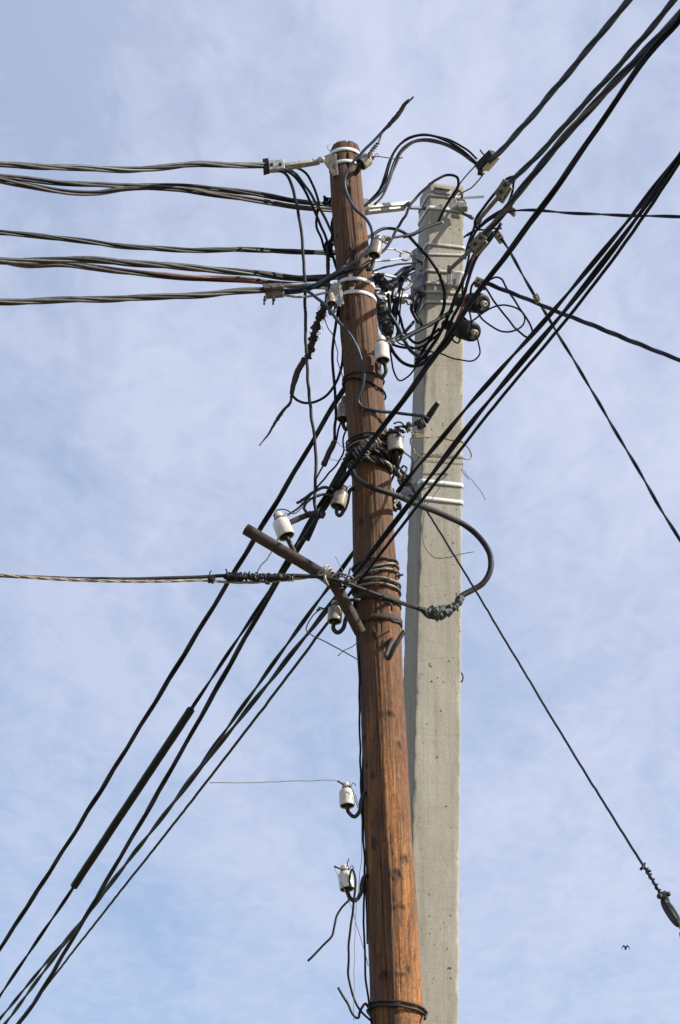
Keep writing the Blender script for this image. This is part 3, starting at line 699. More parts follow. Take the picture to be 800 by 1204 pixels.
build('bail', join(tube([(559, 195, 12.27), (550, 204.5), (541, 216), (538, 224, 12.42)], .9, wob=.001), tube([(570, 203, 12.27), (562, 213), (554, 221), (548, 224), (540, 229, 12.44)], .9, wob=.001)), wirem, c9)

# ---------------------------------------------------------------- twisted cables arriving from the left
G1 = 'twisted cables arriving from the left'
bundle('twisted_cable', 'topmost twisted cable from the left, held in the bright two bolt clamp', [(-12, 193.5, 10.9), (60, 195), (115, 198), (160, 198), (215, 195), (255, 194), (290, 195), (313, 195, 11.93)], 4, 1.77, 2.12, 1.09, [grey, grey2, green, grey], G1, wob=.012)
bundle('twisted_cable', 'second twisted cable from the left, its upper strands', [(-12, 207, 11.2), (60, 214), (130, 217), (190, 218.5), (250, 223), (310, 231), (360, 237), (400, 242), (418, 243, 12.27)], 3, 1.71, 2.05, 1.26, [grey2, grey, grey], G1, wob=.01)
bundle('twisted_cable', 'loose lower strands of the second cable from the left, sagging', [(-12, 209, 11.2), (30, 218), (75, 225.5), (110, 226), (150, 221), (210, 222.5), (250, 229), (300, 237), (350, 243), (400, 248), (420, 249, 12.27)], 3, 1.71, 2.05, 1.49, [grey, grey2, brownc], G1, wob=.01)
bundle('twisted_cable', 'third twisted cable from the left, a slim single one between the thicker cables', [(-12, 272, 11.3), (60, 279), (110, 284.5), (150, 290), (210, 293), (280, 292.5), (340, 294.5), (385, 297), (420, 298, 12.25)], 4, 1.54, 1.85, 0.92, [grey, grey2, green, grey2], G1, wob=.008)
bundle('twisted_cable', 'fourth twisted cable from the left, thick, above the one with a red strand', [(-12, 305, 11.2), (60, 307), (110, 306.5), (160, 310), (210, 313.5), (250, 316.5), (300, 321), (350, 325), (400, 325), (430, 325, 12.25)], 4, 1.94, 2.33, 0.98, [grey, grey, grey2, green], G1, wob=.01)
bundle('twisted_cable', 'twisted cable from the left with one faded red strand', [(-12, 302, 11.3), (30, 311), (70, 311), (110, 315), (150, 320), (220, 325.5), (300, 330), (350, 333.5), (395, 337), (430, 337, 12.3)], 4, 1.82, 2.19, 1.38, [grey, red, grey2, grey], G1, wob=.01)
bundle('twisted_cable', 'lowest twisted cable from the left, held in the clamp with hanging bolts', [(-12, 354.5, 11.2), (60, 353.5), (120, 352), (200, 348.5), (240, 347), (280, 343), (312, 341.5, 11.92)], 4, 1.82, 2.19, 1.03, [grey, grey, green, grey2], G1, wob=.008)
bundle('cable_tails', 'blue and green tails from the hanging bolt clamp crossing in front of the wooden pole', [(334, 343, 11.88), (352, 341), (366, 337), (380, 331), (396, 322), (408, 314, 11.84)], 3, 1.71, 2.05, 1.38, [green, blue, grey2], cat='cable', wob=.004)

# ---------------------------------------------------------------- overhead lines from upper right to lower left
G2 = 'overhead lines running from upper right to lower left'
bundle('overhead_line', 'topmost twisted black line from the upper right, ending in the dark clamp', [(752, -16, 9.6), (738, 2), (700, 46), (660, 98), (620, 144), (595, 171), (576, 190, 12.2)], 4, 1.69, 1.98, 1.36, [lineblk, black, lineblk, black], G2, wob=.002)
bundle('overhead_line', 'second twisted black line from the upper right, ending in the upper bolted clamp', [(806, -16, 9.3), (793, 0), (765, 37), (730, 75), (695, 113), (670, 141), (635, 181), (618, 199), (604, 210), (590, 224, 12.12)], 4, 1.54, 1.81, 1.19, [lineblk], G2, wob=.002)
bundle('overhead_line', 'thickest twisted line from the upper right, with brown strands, into the lower bolted clamp', [(816, -2, 9.2), (800, 17), (751, 70), (712, 106), (677, 144), (642, 187), (607, 229), (586, 258), (575, 270), (562, 285, 12.02)], 4, 1.94, 2.27, 1.36, [lineblk, brownc, black, lineblk], G2, wob=.002)
bundle('overhead_line', 'long line crossing both poles diagonally from upper right corner to lower left', [(812, -2, 9.2), (800, 21), (775, 48), (751, 76), (730, 110), (709, 142), (684, 179), (660, 213), (635, 247), (605, 287), (572, 330), (555, 353), (530, 389), (512.6, 419.5), (485.6, 455.6), (456, 496, 11.72), (427, 532), (405, 562, 11.8), (376, 603), (346.5, 650), (328.5, 679), (300, 731), (271, 780), (253, 813), (231, 853), (204, 899), (180, 945), (167, 963), (142, 1007), (115, 1055), (100, 1080), (75, 1121), (45, 1172), (14, 1216, 17.5)], 3, 1.69, 1.73, 1.53, [lineblk, black, lineblk], G2, wob=.002)
bundle('overhead_line', 'left of three lines fanning from the right edge, passing behind the wooden pole', [(812, 162, 9.6), (800, 181), (765, 226), (716, 289), (655, 363), (625, 394), (580, 444), (557.6, 467), (521.6, 514), (499, 540), (484, 556), (469, 576, 12.25), (445, 610, 12.3), (414, 652, 12.4), (387, 690), (355.5, 731), (320, 784), (288, 826), (249.5, 882), (216.6, 927), (191, 961), (155, 1007), (120, 1055), (92, 1090), (45, 1143), (-8, 1208, 19.5)], 2, 1.58, 1.32, 1.02, [lineblk, black], G2, wob=.002)
bundle('overhead_line', 'middle of three lines fanning from the right edge, thickest, in front of the wooden pole', [(812, 165, 9.4), (800, 184), (768, 230), (722, 296), (663, 371), (580, 465), (557.6, 491.6), (512.6, 550), (495, 577), (470, 607, 11.62), (450, 634, 11.66), (425, 666, 11.70), (398, 699.5, 11.85), (360, 747), (320, 800), (271, 858.6), (246, 889.7), (216.6, 930), (180, 975), (130, 1038), (85, 1098), (40, 1158), (2, 1210, 19.5)], 2, 1.76, 1.46, 1.19, [lineblk, black], G2, wob=.002)
wire('overhead_line', 'thin right one of three lines fanning from the right edge, before the wooden pole', [(812, 172, 9.4), (800, 190), (770, 236), (728, 300), (669, 378), (593.5, 462), (580, 478), (526, 550), (495, 590), (467.5, 625, 11.55), (450, 648, 11.60), (416, 693, 11.74), (378, 740), (346.5, 785), (320, 821), (289.7, 857), (246, 917), (200, 975), (150, 1037.5), (100, 1100), (45, 1172), (12, 1214, 19.5)], 1.75, lineblk, 'cable', G2, step=.06, wob=.002)
bundle('overhead_line', 'leftmost line descending to the lower left edge, coming from behind the wooden pole', [(438, 411, 12.2), (425, 428), (407, 452), (394, 472), (370, 516), (340, 564), (308, 623), (274.5, 673), (240, 731), (211, 780), (180, 829), (140, 895), (100, 960), (67.5, 1012), (25, 1077), (-8, 1128, 17)], 3, 1.76, 1.80, 1.27, [lineblk, grey2, black], G2, wob=.002)
sl_ = bundle('overhead_line', 'line to the lower left with a long fat black sleeve on it', [(416, 528, 11.84), (408, 540, 11.84), (400, 553, 11.85), (388, 573), (372, 599), (347, 641), (331, 672), (317, 694), (297, 727), (270, 766), (260, 781), (228, 831), (180, 900), (135, 970), (87.5, 1043), (67, 1072), (40, 1111), (0, 1171), (-10, 1186, 14.8)], 2, 1.30, 1.08, 0.59, [lineblk, grey2], G2, wob=.002)
def photo_y(p):
    q = p - Vector((0, 0, CAMZ)); return 602 - F * (q.z * math.cos(PITCH) - q.y * math.sin(PITCH)) / (q.y * math.cos(PITCH) + q.z * math.sin(PITCH))
strand_pts = [v.co.copy() for v in sl_.children[0].data.vertices]; strand_b = [v.co.copy() for v in sl_.children[1].data.vertices]
cs = [sum(strand_pts[k:k + 8] + strand_b[k:k + 8], Vector()) / 16 + sl_.location for k in range(0, len(strand_pts) - 7, 8)]
cs = [p for p in cs if 831 < photo_y(p) < 1043]
build('sleeve', tube_c(cs, lambda t: (5.1 - .2 * t) * px(400), 16, .02, 30), black2, sl_, label='fat black sleeve')

# ---------------------------------------------------------------- lines leaving to the right
bundle('service_line', 'thin level pair leaving to the right edge from behind the clamps', [(549, 277, 12.4), (561, 270), (572, 259), (585, 249, 12.3), (604, 245.5), (625, 246), (642, 248), (677, 252), (730, 253), (765, 253.5), (812, 255, 11.2)], 2, 1.1, 1.0, .7, [lineblk], 'service lines leaving to the right', wob=.002)
bundle('service_line', 'black line sloping gently down to the right edge from a small connector', [(562, 330, 12.3), (575, 334), (590, 339), (625, 354), (667, 371), (716, 389.5), (758, 407), (812, 428, 11.)], 3, 1.5, 1.3, .6, [lineblk], 'service lines leaving to the right', wob=.003)
bundle('service_line', 'steep thin line down to the right edge, tied with yellowed wire to the gentler one', [(583, 272, 12.3), (596, 290), (612, 318), (630, 350), (642, 369), (667, 408), (695, 457), (725, 508), (760, 568), (812, 655, 11.)], 2, 1.1, .9, .5, [lineblk], 'service lines leaving to the right', wob=.004)
build('wire_tie', join(coil(P(629, 347, 11.85), P(631.5, 354, 11.85), .009, 3, .003), tube([(631, 345, 11.85), (635, 352, 11.85), (630, 358, 11.85)], 1.2)), wirey, label='yellowed wire tie binding two lines where they cross right of the poles', cat='wire tie')
def small_conn(A, B, Y, label, wpx=10):
    t = thing('connector', P(*A, Y), label, 'connector', 'small line connectors')
    a, b = P(*A, Y), P(*B, Y); build('body', join(box(a, b, wpx, .02, 300), box(a + Vector((0, .02, -.008)), b + Vector((0, .02, -.008)), wpx * .8, .02, 300)), dark_alu, t, smooth=False)
    for q in (.3, .72): build('bolt', bolt(a.lerp(b, q) - Vector((0, .012, 0)), .006, .006), hookm, t, smooth=False)
small_conn((559, 329), (572, 334), 12.27, 'small grey two bolt connector just above the upper black bell insulator', 8.5)
small_conn((583, 271), (590, 281), 12.27, 'small connector at the upper end of the steep thin line', 6.5)
small_conn((600, 244), (606, 249), 12.28, 'tiny dark connector on the thin level pair', 5)

# stay wire with turnbuckle
st = thing('stay_wire', P(478, 560, 12.2), 'thin stay wire running down to the turnbuckle at the right edge', 'wire')
build('strand', tube(relax(path3([(477, 558, 12.35), (486, 574, 12.3), (492, 585, 12.2), (500, 598, 12.1), (525, 636), (560, 695), (586, 739), (620, 796), (660, 862), (700, 930), (733, 981), (749, 1005), (757.5, 1018), (776, 1049, 9.5)]), 3), 1.15, step=.05, wob=.002), lineblk, st)
build('end_wrap', join(coil(P(757, 1016, 9.6), P(777, 1050, 9.5), 2.2 * px(1030, 9.5), 5.5, .0032, jit=.4), tube([(758, 1017, 9.58), (755, 1021, 9.57), (753.5, 1023, 9.57)], 1.3, wob=0), tube([(762, 1025, 9.56), (765, 1024, 9.55)], 1.2, wob=0)), lineblk, st)
u9 = px(1070, 9.45)
tb = thing('turnbuckle', P(784, 1055, 9.5), 'dark steel turnbuckle at the lower right edge of the picture', 'turnbuckle')
A_, B_ = P(780.5, 1059, 9.48), P(799, 1088, 9.44); T_ = (B_ - A_).normalized(); S_ = T_.cross(Vector((0, 1, 0))).normalized()
build('frame', join(tube_c(spline([A_ + S_ * u9 * 1, A_ + S_ * u9 * 2.4 + T_ * .012, B_ + S_ * u9 * 2.4 - T_ * .012, B_ + S_ * u9 * 1], .006), 2.9 * u9, 12), tube_c(spline([A_ - S_ * u9 * 1, A_ - S_ * u9 * 2.4 + T_ * .012, B_ - S_ * u9 * 2.4 - T_ * .012, B_ - S_ * u9 * 1], .006), 2.9 * u9, 12),
                    lathe(A_ - T_ * .004, A_ + T_ * .022, [(0, .7), (.2, 1), (.8, 1), (1, .7)], 4 * u9, 14), lathe(B_ - T_ * .022, B_ + T_ * .004, [(0, .7), (.2, 1), (.8, 1), (1, .7)], 3.6 * u9, 14)), hookm, tb)
build('barrel', lathe(A_ + T_ * .008, B_ - T_ * .006, [(0, .9), (.5, 1), (1, .9)], 3.7 * u9, 16), hookm, tb)
build('screw', tube_c([A_ - T_ * .02, A_ + T_ * .045], 2 * u9, 10), dark_alu, tb); build('screw', tube_c([B_ - T_ * .045, B_ + T_ * .04], 2 * u9, 10), dark_alu, tb)
build('clevis', join(lathe(P(776, 1054, 9.44), P(776, 1054, 9.5), [(0, .7), (.1, 1), (.9, 1), (1, .7)], 3.6 * u9, 12), lathe(P(784, 1052, 9.46), P(788.5, 1051, 9.46), [(0, .8), (.3, 1), (.8, 1), (1, .7)], 3 * u9, 12), box(P(779, 1049, 9.48), P(784, 1062, 9.48), 7, .018, 1050)), hookm, tb)
build('eye', tube([(801, 1091, 9.43), (805, 1097), (811, 1098), (811, 1105), (803, 1104), (801, 1097, 9.43)], 1.6, wob=0), hookm, tb)

# ---------------------------------------------------------------- thick cable with loop and splice
tk = thing('thick_cable', P(412, 545, 11.85), 'thick grey cable looping out over the concrete pole and leaving to the left edge', 'cable')
loop = [(404, 560, 11.93), (405, 545, 11.88), (412, 548, 11.84), (418, 561, 11.82), (437, 572.5, 11.8), (462, 581, 11.85), (495, 595, 12.05), (525, 607, 12.2), (550, 620, 12.3), (567, 636), (576, 652), (576.5, 671), (568, 686), (555, 694, 12.25), (543, 701), (537, 711), (525, 717), (510, 721), (493, 716, 12.15), (462, 705.5, 11.9), (432, 695, 11.78), (405, 684.5, 11.7), (382.5, 679), (349, 676.5), (324, 677.5), (295, 679), (270, 677), (230, 679), (190, 680.5), (150, 681), (100, 680.5), (60, 679.5), (-12, 676.5, 11.2)]
cl = kink(spline(carry_on(loop, path3(loop)), .015), .003, 6)
CLN = len(spline(path3(loop), .015)) / len(cl)
def rl(t):
    t = t / CLN; return (3.5 if t < .38 else max(2.1, 3.5 - (t - .38) * 9)) * px(600)
build('sheath', tube_c(cl, rl, 14, .015, 50), grey2, tk)
ct = spline(path3([(542, 702, 12.23), (538, 711), (528, 717), (516, 721, 12.17), (505, 721), (492, 715.5, 12.13)]), .005)
build('tape_splice', tube_c(ct, lambda t: (4.0 + 3.9 * math.exp(-((t - .62) / .2) ** 2) + .8 * math.sin(t * 19) - 1.5 * max(0, t - .9) * 10) * px(700), 26, .30, 70), tape, tk, label='lumpy greenish tape splice')
sp = [(541, 704), (536, 714), (526, 719), (514, 724), (508, 727), (500, 721), (494, 716)]
build('tape_end', join(*[tube([(x - 4, y - 5, 12.13), (x + 1, y - 1, 12.10), (x + 3, y + 5, 12.14)], 1.0, step=.006, wob=.006) for x, y in sp[1::2]]), tape, tk)
ms = thing('messenger_wire', P(0, 677, 11.2), 'pale twisted messenger wire lying along the underside of the left running grey cable', 'wire')
cm = spline(carry_on([(-12, 675)] + [Vector()] , path3([(-12, 675, 11.16), (60, 680.5), (120, 683), (190, 683.5), (243, 682.5, 11.5), (262, 684), (290, 685), (330, 682.5), (352, 680), (372, 678), (390, 676, 11.7)])), .03)
for k in range(3): build('strand', tube_c(offs(cm, .0035, k * 2.1, .22), .0036, 6), wirep, ms)
wr = thing('wire_wrapping', P(270, 678, 11.5), 'rough black wire wrapped round the grey cable left of the pipe arm', 'wire')
cw0 = path3([(267, 678, 11.52), (330, 679, 11.6)])
build('lumpy_tape', tube_c(kink(spline([cw0[0] + Vector((-.01, 0, .004)), cw0[0].lerp(cw0[1], .5) + Vector((0, 0, -.002)), cw0[1] + Vector((.06, 0, .004))], .006), .006, 30), 3.6 * px(680), 16, .3, 60), black2, wr)
build('winding', join(coil(cw0[0], cw0[0].lerp(cw0[1], .28), 4.6 * px(680), 8, .0035, jit=.35), coil(cw0[0].lerp(cw0[1], .25), cw0[0].lerp(cw0[1], .68), 4.6 * px(680), 6, .0028, jit=.6), coil(cw0[0].lerp(cw0[1], .66), cw0[1] + Vector((.02, 0, 0)), 4.2 * px(680), 4, .0038, jit=.5)), black2, wr)
build('loose_end', join(tube([(268, 679, 11.49), (267, 672), (265.5, 669)], .8, wob=0), tube([(292, 675, 11.49), (294, 672)], .9, wob=0), tube([(312, 682, 11.5), (313, 686), (318, 686)], 1.3, wob=0)), black2, wr)
build('clip', join(coil(P(245, 681, 11.46), P(252, 682, 11.46), 3.6 * px(680), 3, .004), tube([(246, 680, 11.44), (247, 673), (249, 671)], .7, wob=0)), hookm, wr)
build('clip', coil(P(338, 680, 11.6), P(346, 680, 11.6), 3.4 * px(680), 3, .003), wirem, wr)
build('wire_lashing', join(coil(P(380, 670, 11.73), P(392, 684, 11.73), 8.2 * px(680), 4, .0055, jit=.2), tube([(384, 672, 11.68), (382, 680, 11.66), (386, 688, 11.68)], 1.5)), wirep, label='pale wire lashing knotted round the bend of the rusty pipe arm', cat='wire')
build('wire_knot', join(*[tube([(x - 6, y + random.uniform(-3, 3), 11.74), (x, y + random.uniform(-5, 3), 11.72), (x + 7, y + random.uniform(-2, 4), 11.75)], random.uniform(.8, 1.3), step=.006, wob=.015) for x, y in [(400, 679), (404, 682), (408, 679), (411, 683), (403, 676), (409, 686)]]), dark_alu, label='tangled grey wire knot between the pipe arm bend and the wooden pole', cat='wire')

# wire turns round the timber pole
def turns(yl, yr, off, r_px, m, name, label, lead=None, tail=None, a0=180, a1=540, group=None, cat='wire'):
    zl, zr = zof(yl), zof(yr); pts = []
    for k in range(int((a1 - a0) / 15) + 1):
        a = R(a0 + 15 * k); z = (zl + zr) / 2 + (zr - zl) / 2 * math.cos(a)
        pts.append(wsurf(z, a, off + r_px * px(600)))
    pts = path3(lead or []) + pts + path3(tail or [])
    c = kink(spline(pts, .008), .004, 18)
    return build(name, tube_c(c, r_px * px(600), 8), m, label=label, cat=cat, group=group)
G3 = 'wire turns round the middle of the wooden pole'
turns(670, 664, .003, 1.25, hookm, 'wire_turn', 'dark topmost wire turn above the pipe clamps, ending in a loop on the left', lead=[(404, 684, 11.75), (410, 676, 11.86), (412, 669, 11.9)], group=G3)
turns(686, 668, .003, 1.5, wirem, 'wire_turn', 'grey slanting wire turn, second above the pipe clamps', lead=[(402, 684, 11.74), (412, 684, 11.84)], group=G3)
turns(688, 676, .006, 1.5, wirem, 'wire_turn', 'grey slanting wire turn, third above the pipe clamps', lead=[(402, 683, 11.74), (412, 686, 11.84)], tail=[(474, 675, 11.95)], group=G3, a1=525)
turns(690, 691, .003, 1.7, wirem, 'wire_turn', 'grey level wire turn, fourth above the pipe clamps', lead=[(403, 684, 11.73), (414, 688, 11.84)], group=G3)
turns(696, 698, .003, 1.6, wirem, 'wire_turn', 'lowest grey wire turn just above the thick cable', lead=[(403, 685, 11.73), (414, 691, 11.84)], group=G3)
turns(451, 466, .003, 1.3, black, 'wire_turn', 'black wire turn slanting down to the right below the clean white insulator', lead=[(398, 470, 12.0), (404, 458, 11.98)], group='black wire turns below the clean white insulator')
turns(447, 449, .003, 1.2, hookm, 'wire_turn', 'black level wire turn just under the hook of the clean white insulator', group='black wire turns below the clean white insulator')
turns(1183, 1190, .003, 1.4, hookm, 'wire_turn', 'upper one of two dark wire turns at the bottom of the picture', lead=[(397, 1161, 11.9), (408, 1179), (419, 1197), (421, 1197), (424, 1188), (428, 1181, 11.95)], group='wire turns low on the wooden pole')
turns(1188, 1196, .003, 1.5, hookm, 'wire_turn', 'lower one of two dark wire turns at the bottom of the picture', lead=[(438, 1198, 11.92), (433, 1190, 11.93)], tail=[(503, 1192, 11.95), (500, 1199, 11.93)], a1=530, group='wire turns low on the wooden pole')

# wrapped end of cables at the middle of the timber pole
wm = thing('cable_wrapping', P(430, 535, 11.88), 'thick grey strands wrapped round the wooden pole where several lines are made off', 'cable')
for i, (yl, yr) in enumerate(((522, 517), (526, 523), (529, 529))):
    zl, zr = zof(yl), zof(yr); pts = [wsurf((zl + zr) / 2 + (zr - zl) / 2 * math.cos(R(a)), R(a), .008) for a in range(150, 420, 15)]
    build('turn', tube_c(kink(spline(pts, .008), .009, 20), .0050, 8), (hookm, grey2, wirem)[i], wm)
def around(yl, yr, off, a0, a1, st=12):
    zl, zr = zof(yl), zof(yr); return [wsurf((zl + zr) / 2 + (zr - zl) / 2 * math.cos(R(a)), R(a), off) for a in range(a0, a1 + 1, st)]
cr = spline(around(546, 556, .016, 190, 345) + path3([(470, 560, 12.05), (476, 568, 12.3)]), .006)
for k in range(4): build('rope_strand', tube_c(offs(cr, .0085, k * math.pi / 2, .11, .1), .0062, 8, .1, 120), wirep if k == 1 else grey2, wm)
cr = spline(around(541, 541, .015, 170, 380), .008)
for k in range(3): build('dark_strand', tube_c(offs(cr, .009, k * 2.1, .16), .010, 8, .08, 80), black2 if k else grey2, wm)
build('binding', join(coil(P(418, 536, 11.86), P(432, 527, 11.83), 7 * px(530), 3.5, .0045, jit=.4), coil(P(428, 525, 11.83), P(446, 517, 11.84), 6 * px(530), 5, .005, jit=.5)), wirem, wm)
build('fibre_end', join(tube([(409, 536, 11.86), (416, 533, 11.84), (424, 529, 11.84)], 1.2), tube([(410, 533, 11.87), (418, 531, 11.85), (423, 527, 11.84)], .8)), wirey, wm)
bundle('cable_tail', 'dark doubled cable bend bulging left of the wooden pole at the wrapping', [(430, 533, 11.84), (417, 533, 11.85), (408, 541, 11.88), (405, 552, 11.9), (400, 562, 11.92), (391, 578, 11.95), (380, 598, 12), (371, 614, 12), (360, 634, 12)], 2, 2.2, 2.3, .5, [black2, grey2], cat='cable', wob=.006)

# head of the cream insulator and the horizontal stub
build('wire_tangle', join(*[tube([(x + random.uniform(-7, 7), y + random.uniform(-4, 4), 11.93 + random.uniform(-.03, .03)) for _ in range(5)], random.uniform(.9, 1.7), step=.006, wob=.01) for x, y in [(462, 508), (468, 507), (472, 511), (457, 510), (476, 504), (466, 513), (461, 513), (472, 515), (470, 503), (478, 501), (463, 505)]]), hookm, label='dark tangle of wire heaped on the head of the cream insulator', cat='wire')
build('tie_end', tube([(475, 500, 11.9), (472, 496.5), (468, 496), (463.5, 498, 11.88)], 1.1), hookm, label='short bent wire end above the cream insulator', cat='wire')
sc = thing('cable_joint', P(497, 498, 11.98), 'short dark stub joint pointing up right in front of the concrete pole', 'cable joint')
build('sleeve', tube([(500, 496, 11.98), (504, 490), (510, 481), (515, 473.5, 11.93)], lambda t: 3.6 - 1.2 * abs(t - .5) * (t > .5), seg=14, rough=.06, rs=80, step=.006), grey2, sc)
build('bare_tip', tube([(514, 475, 11.93), (515.5, 472, 11.92)], 1.6, wob=0), wirep, sc)
build('clamp', join(coil(P(490, 500, 11.97), P(500, 497, 11.97), 4.6 * px(500), 4, .006, jit=.4), tube([(478, 503, 11.95), (484, 500), (490, 498), (496, 498, 11.97)], 2., rough=.1)), hookm, sc)
wire('blue_wire', 'blue grey wire curling down the front of the wooden pole to the stub joint', [(356, 341, 11.86), (362.5, 343), (381.6, 357, 11.84), (399.6, 379.5, 11.83), (415, 399), (424.4, 419.6), (428, 438), (425.5, 455.6), (420.3, 470), (425, 478), (436, 481.5), (467.5, 485.5), (485, 487.5), (500, 489.5, 11.95), (504, 492, 11.96)], 1.95, blue)
wire('blue_wire', 'blue grey wire from the frayed rope end down across the wooden pole head', [(455, 150, 11.8), (440, 165), (425, 180), (412.5, 195), (406, 210), (407.5, 227), (418, 246), (430, 257), (438, 270), (436.5, 288), (425, 302), (412, 311), (400, 319, 11.82), (385, 328), (366, 339, 11.85)], 1.9, blue)
rp = thing('rope_end', P(452, 153, 11.8), 'frayed dark rope like cable end sticking up right above the wooden pole head', 'cable end')
build('stub', tube([(451, 154, 11.8), (458, 147), (467.5, 135), (476, 123), (482, 117, 11.75)], lambda t: 1.9 + 1.0 * math.sin(t * 3.0), seg=10, rough=.14, rs=90, step=.008), tapebrown, rp)
build('bare_tip', join(tube([(480, 120, 11.76), (484, 116), (486.5, 113.5, 11.74)], 1.1, wob=0), tube([(477, 121, 11.75), (479, 118.5)], 1.4, wob=0)), hookm, rp)
build('twist', join(tube([(451, 153, 11.8), (447, 163), (443, 171), (437, 178), (434, 186, 11.82)], 1.2), coil(P(445, 168, 11.81), P(434, 182, 11.82), .008, 5, .0035, jit=.5)), wirem, rp)
wire('wire_end', 'thin kinked wire end pointing right from the tilted insulator at the pole head', [(438, 185, 11.85), (447, 184.5), (458, 185), (468, 186), (474, 184.5, 11.8)], .65, wirem, wob=.006)
wire('wire_end', 'hair thin wire end pointing up left from the wooden pole head', [(396, 182, 11.9), (387, 176), (385, 172), (387, 170, 11.9)], .4, wirem)

# ---------------------------------------------------------------- arcs between the poles
bundle('cable_loop', 'high arch of several black conductors over both poles into the dark clamp', [(424, 245, 12.25), (435, 237), (449, 223), (456, 206), (462, 188), (473, 171), (488, 162.5), (505, 161), (525, 167), (545, 178), (562, 192, 12.27)], 2, 1.6, 2.9, 1.6, [black, blue], wob=.003)
wire('arch_wire', 'dull brown inner wire of the high arch above the concrete pole', [(440, 240, 12.25), (449, 232), (457, 216), (463.5, 197), (473, 178), (486, 167.5), (500, 165), (517, 168), (538, 177), (560, 193, 12.27)], 1.5, brownc)
wire('arch_wire', 'black outer wire of the high arch above the concrete pole', [(430, 243, 12.27), (441, 231), (451, 217), (457, 198), (462, 182), (473, 167), (488, 159), (505, 158.5), (526, 163.5), (546, 173), (561, 187, 12.27)], 1.4, black)
wire('arch_wire', 'long black wire arching over the concrete pole head and down to a grey stub', [(396, 323, 11.83), (420, 316, 11.83), (440.5, 303.5, 11.9), (458.6, 285), (468, 267), (475, 257), (485, 238, 12.2), (500, 222), (515, 210.5), (530, 205.3), (537.5, 207.8), (539, 218), (534, 227), (527.5, 238), (520, 251), (514.5, 262, 12.35)], 1.75, black)
wire('arch_wire', 'black wire arching from the left over the grimy insulator and down the concrete pole', [(372, 338, 11.86), (388, 328), (400, 317.5, 11.84), (418, 294), (434, 279), (452, 268.5), (470, 271), (490, 287.5, 12.2), (506, 305.6), (517, 323.6), (523, 346), (521.6, 364), (514, 381), (508, 396), (500, 408, 12.4), (490, 424, 12.4)], 2.0, black)
def stubpiece(pts, label, r=2.5):
    t = thing('cable_stub', path3(pts)[0], label, 'cable end', 'grey taped cable stubs')
    build('core', tube(pts, 1.5, wob=.001), grey2, t)
    a = pts[len(pts) // 2 - 1:]
    build('wrapping', tube(a, lambda q: r * (1 - .25 * q), seg=12, rough=.12, rs=80, step=.007), grey, t)
    e = path3(pts)[-1]; build('bare_tip', tube_c([e, e + (e - path3(pts)[-2]).normalized() * .012], .007, 8), wirep, t)
stubpiece([(452, 283, 11.95), (465, 279, 12.05), (474, 277.5), (485, 275), (500, 268), (510, 264), (519, 261.5, 12.3)], 'grey taped stub crossing the upper left edge of the concrete pole')
stubpiece([(459, 403, 11.95), (465, 400.5, 12.0), (474, 398), (483, 393), (501, 384), (516, 375), (531, 366.5, 12.3)], 'grey taped stub crossing the concrete pole beside the lower bell insulator', 3)
build('wire_twist', join(coil(P(451, 286, 11.92), P(458, 280, 11.93), .008, 2, .005, jit=.6), tube([(449, 285, 11.9), (452, 281), (457, 278.5), (460, 281, 11.92)], 1.5)), wirem, label='twisted wire at the grimy insulator, feeding the upper grey stub', cat='wire')
build('wire_twist', join(coil(P(456, 404, 11.92), P(465, 400, 11.93), .008, 2, .006, jit=.7), tube([(441, 405, 11.87), (449, 404), (458, 403, 11.92)], 1.1)), wirem, label='twisted wire at the clean white insulator, feeding the lower grey stub', cat='wire')

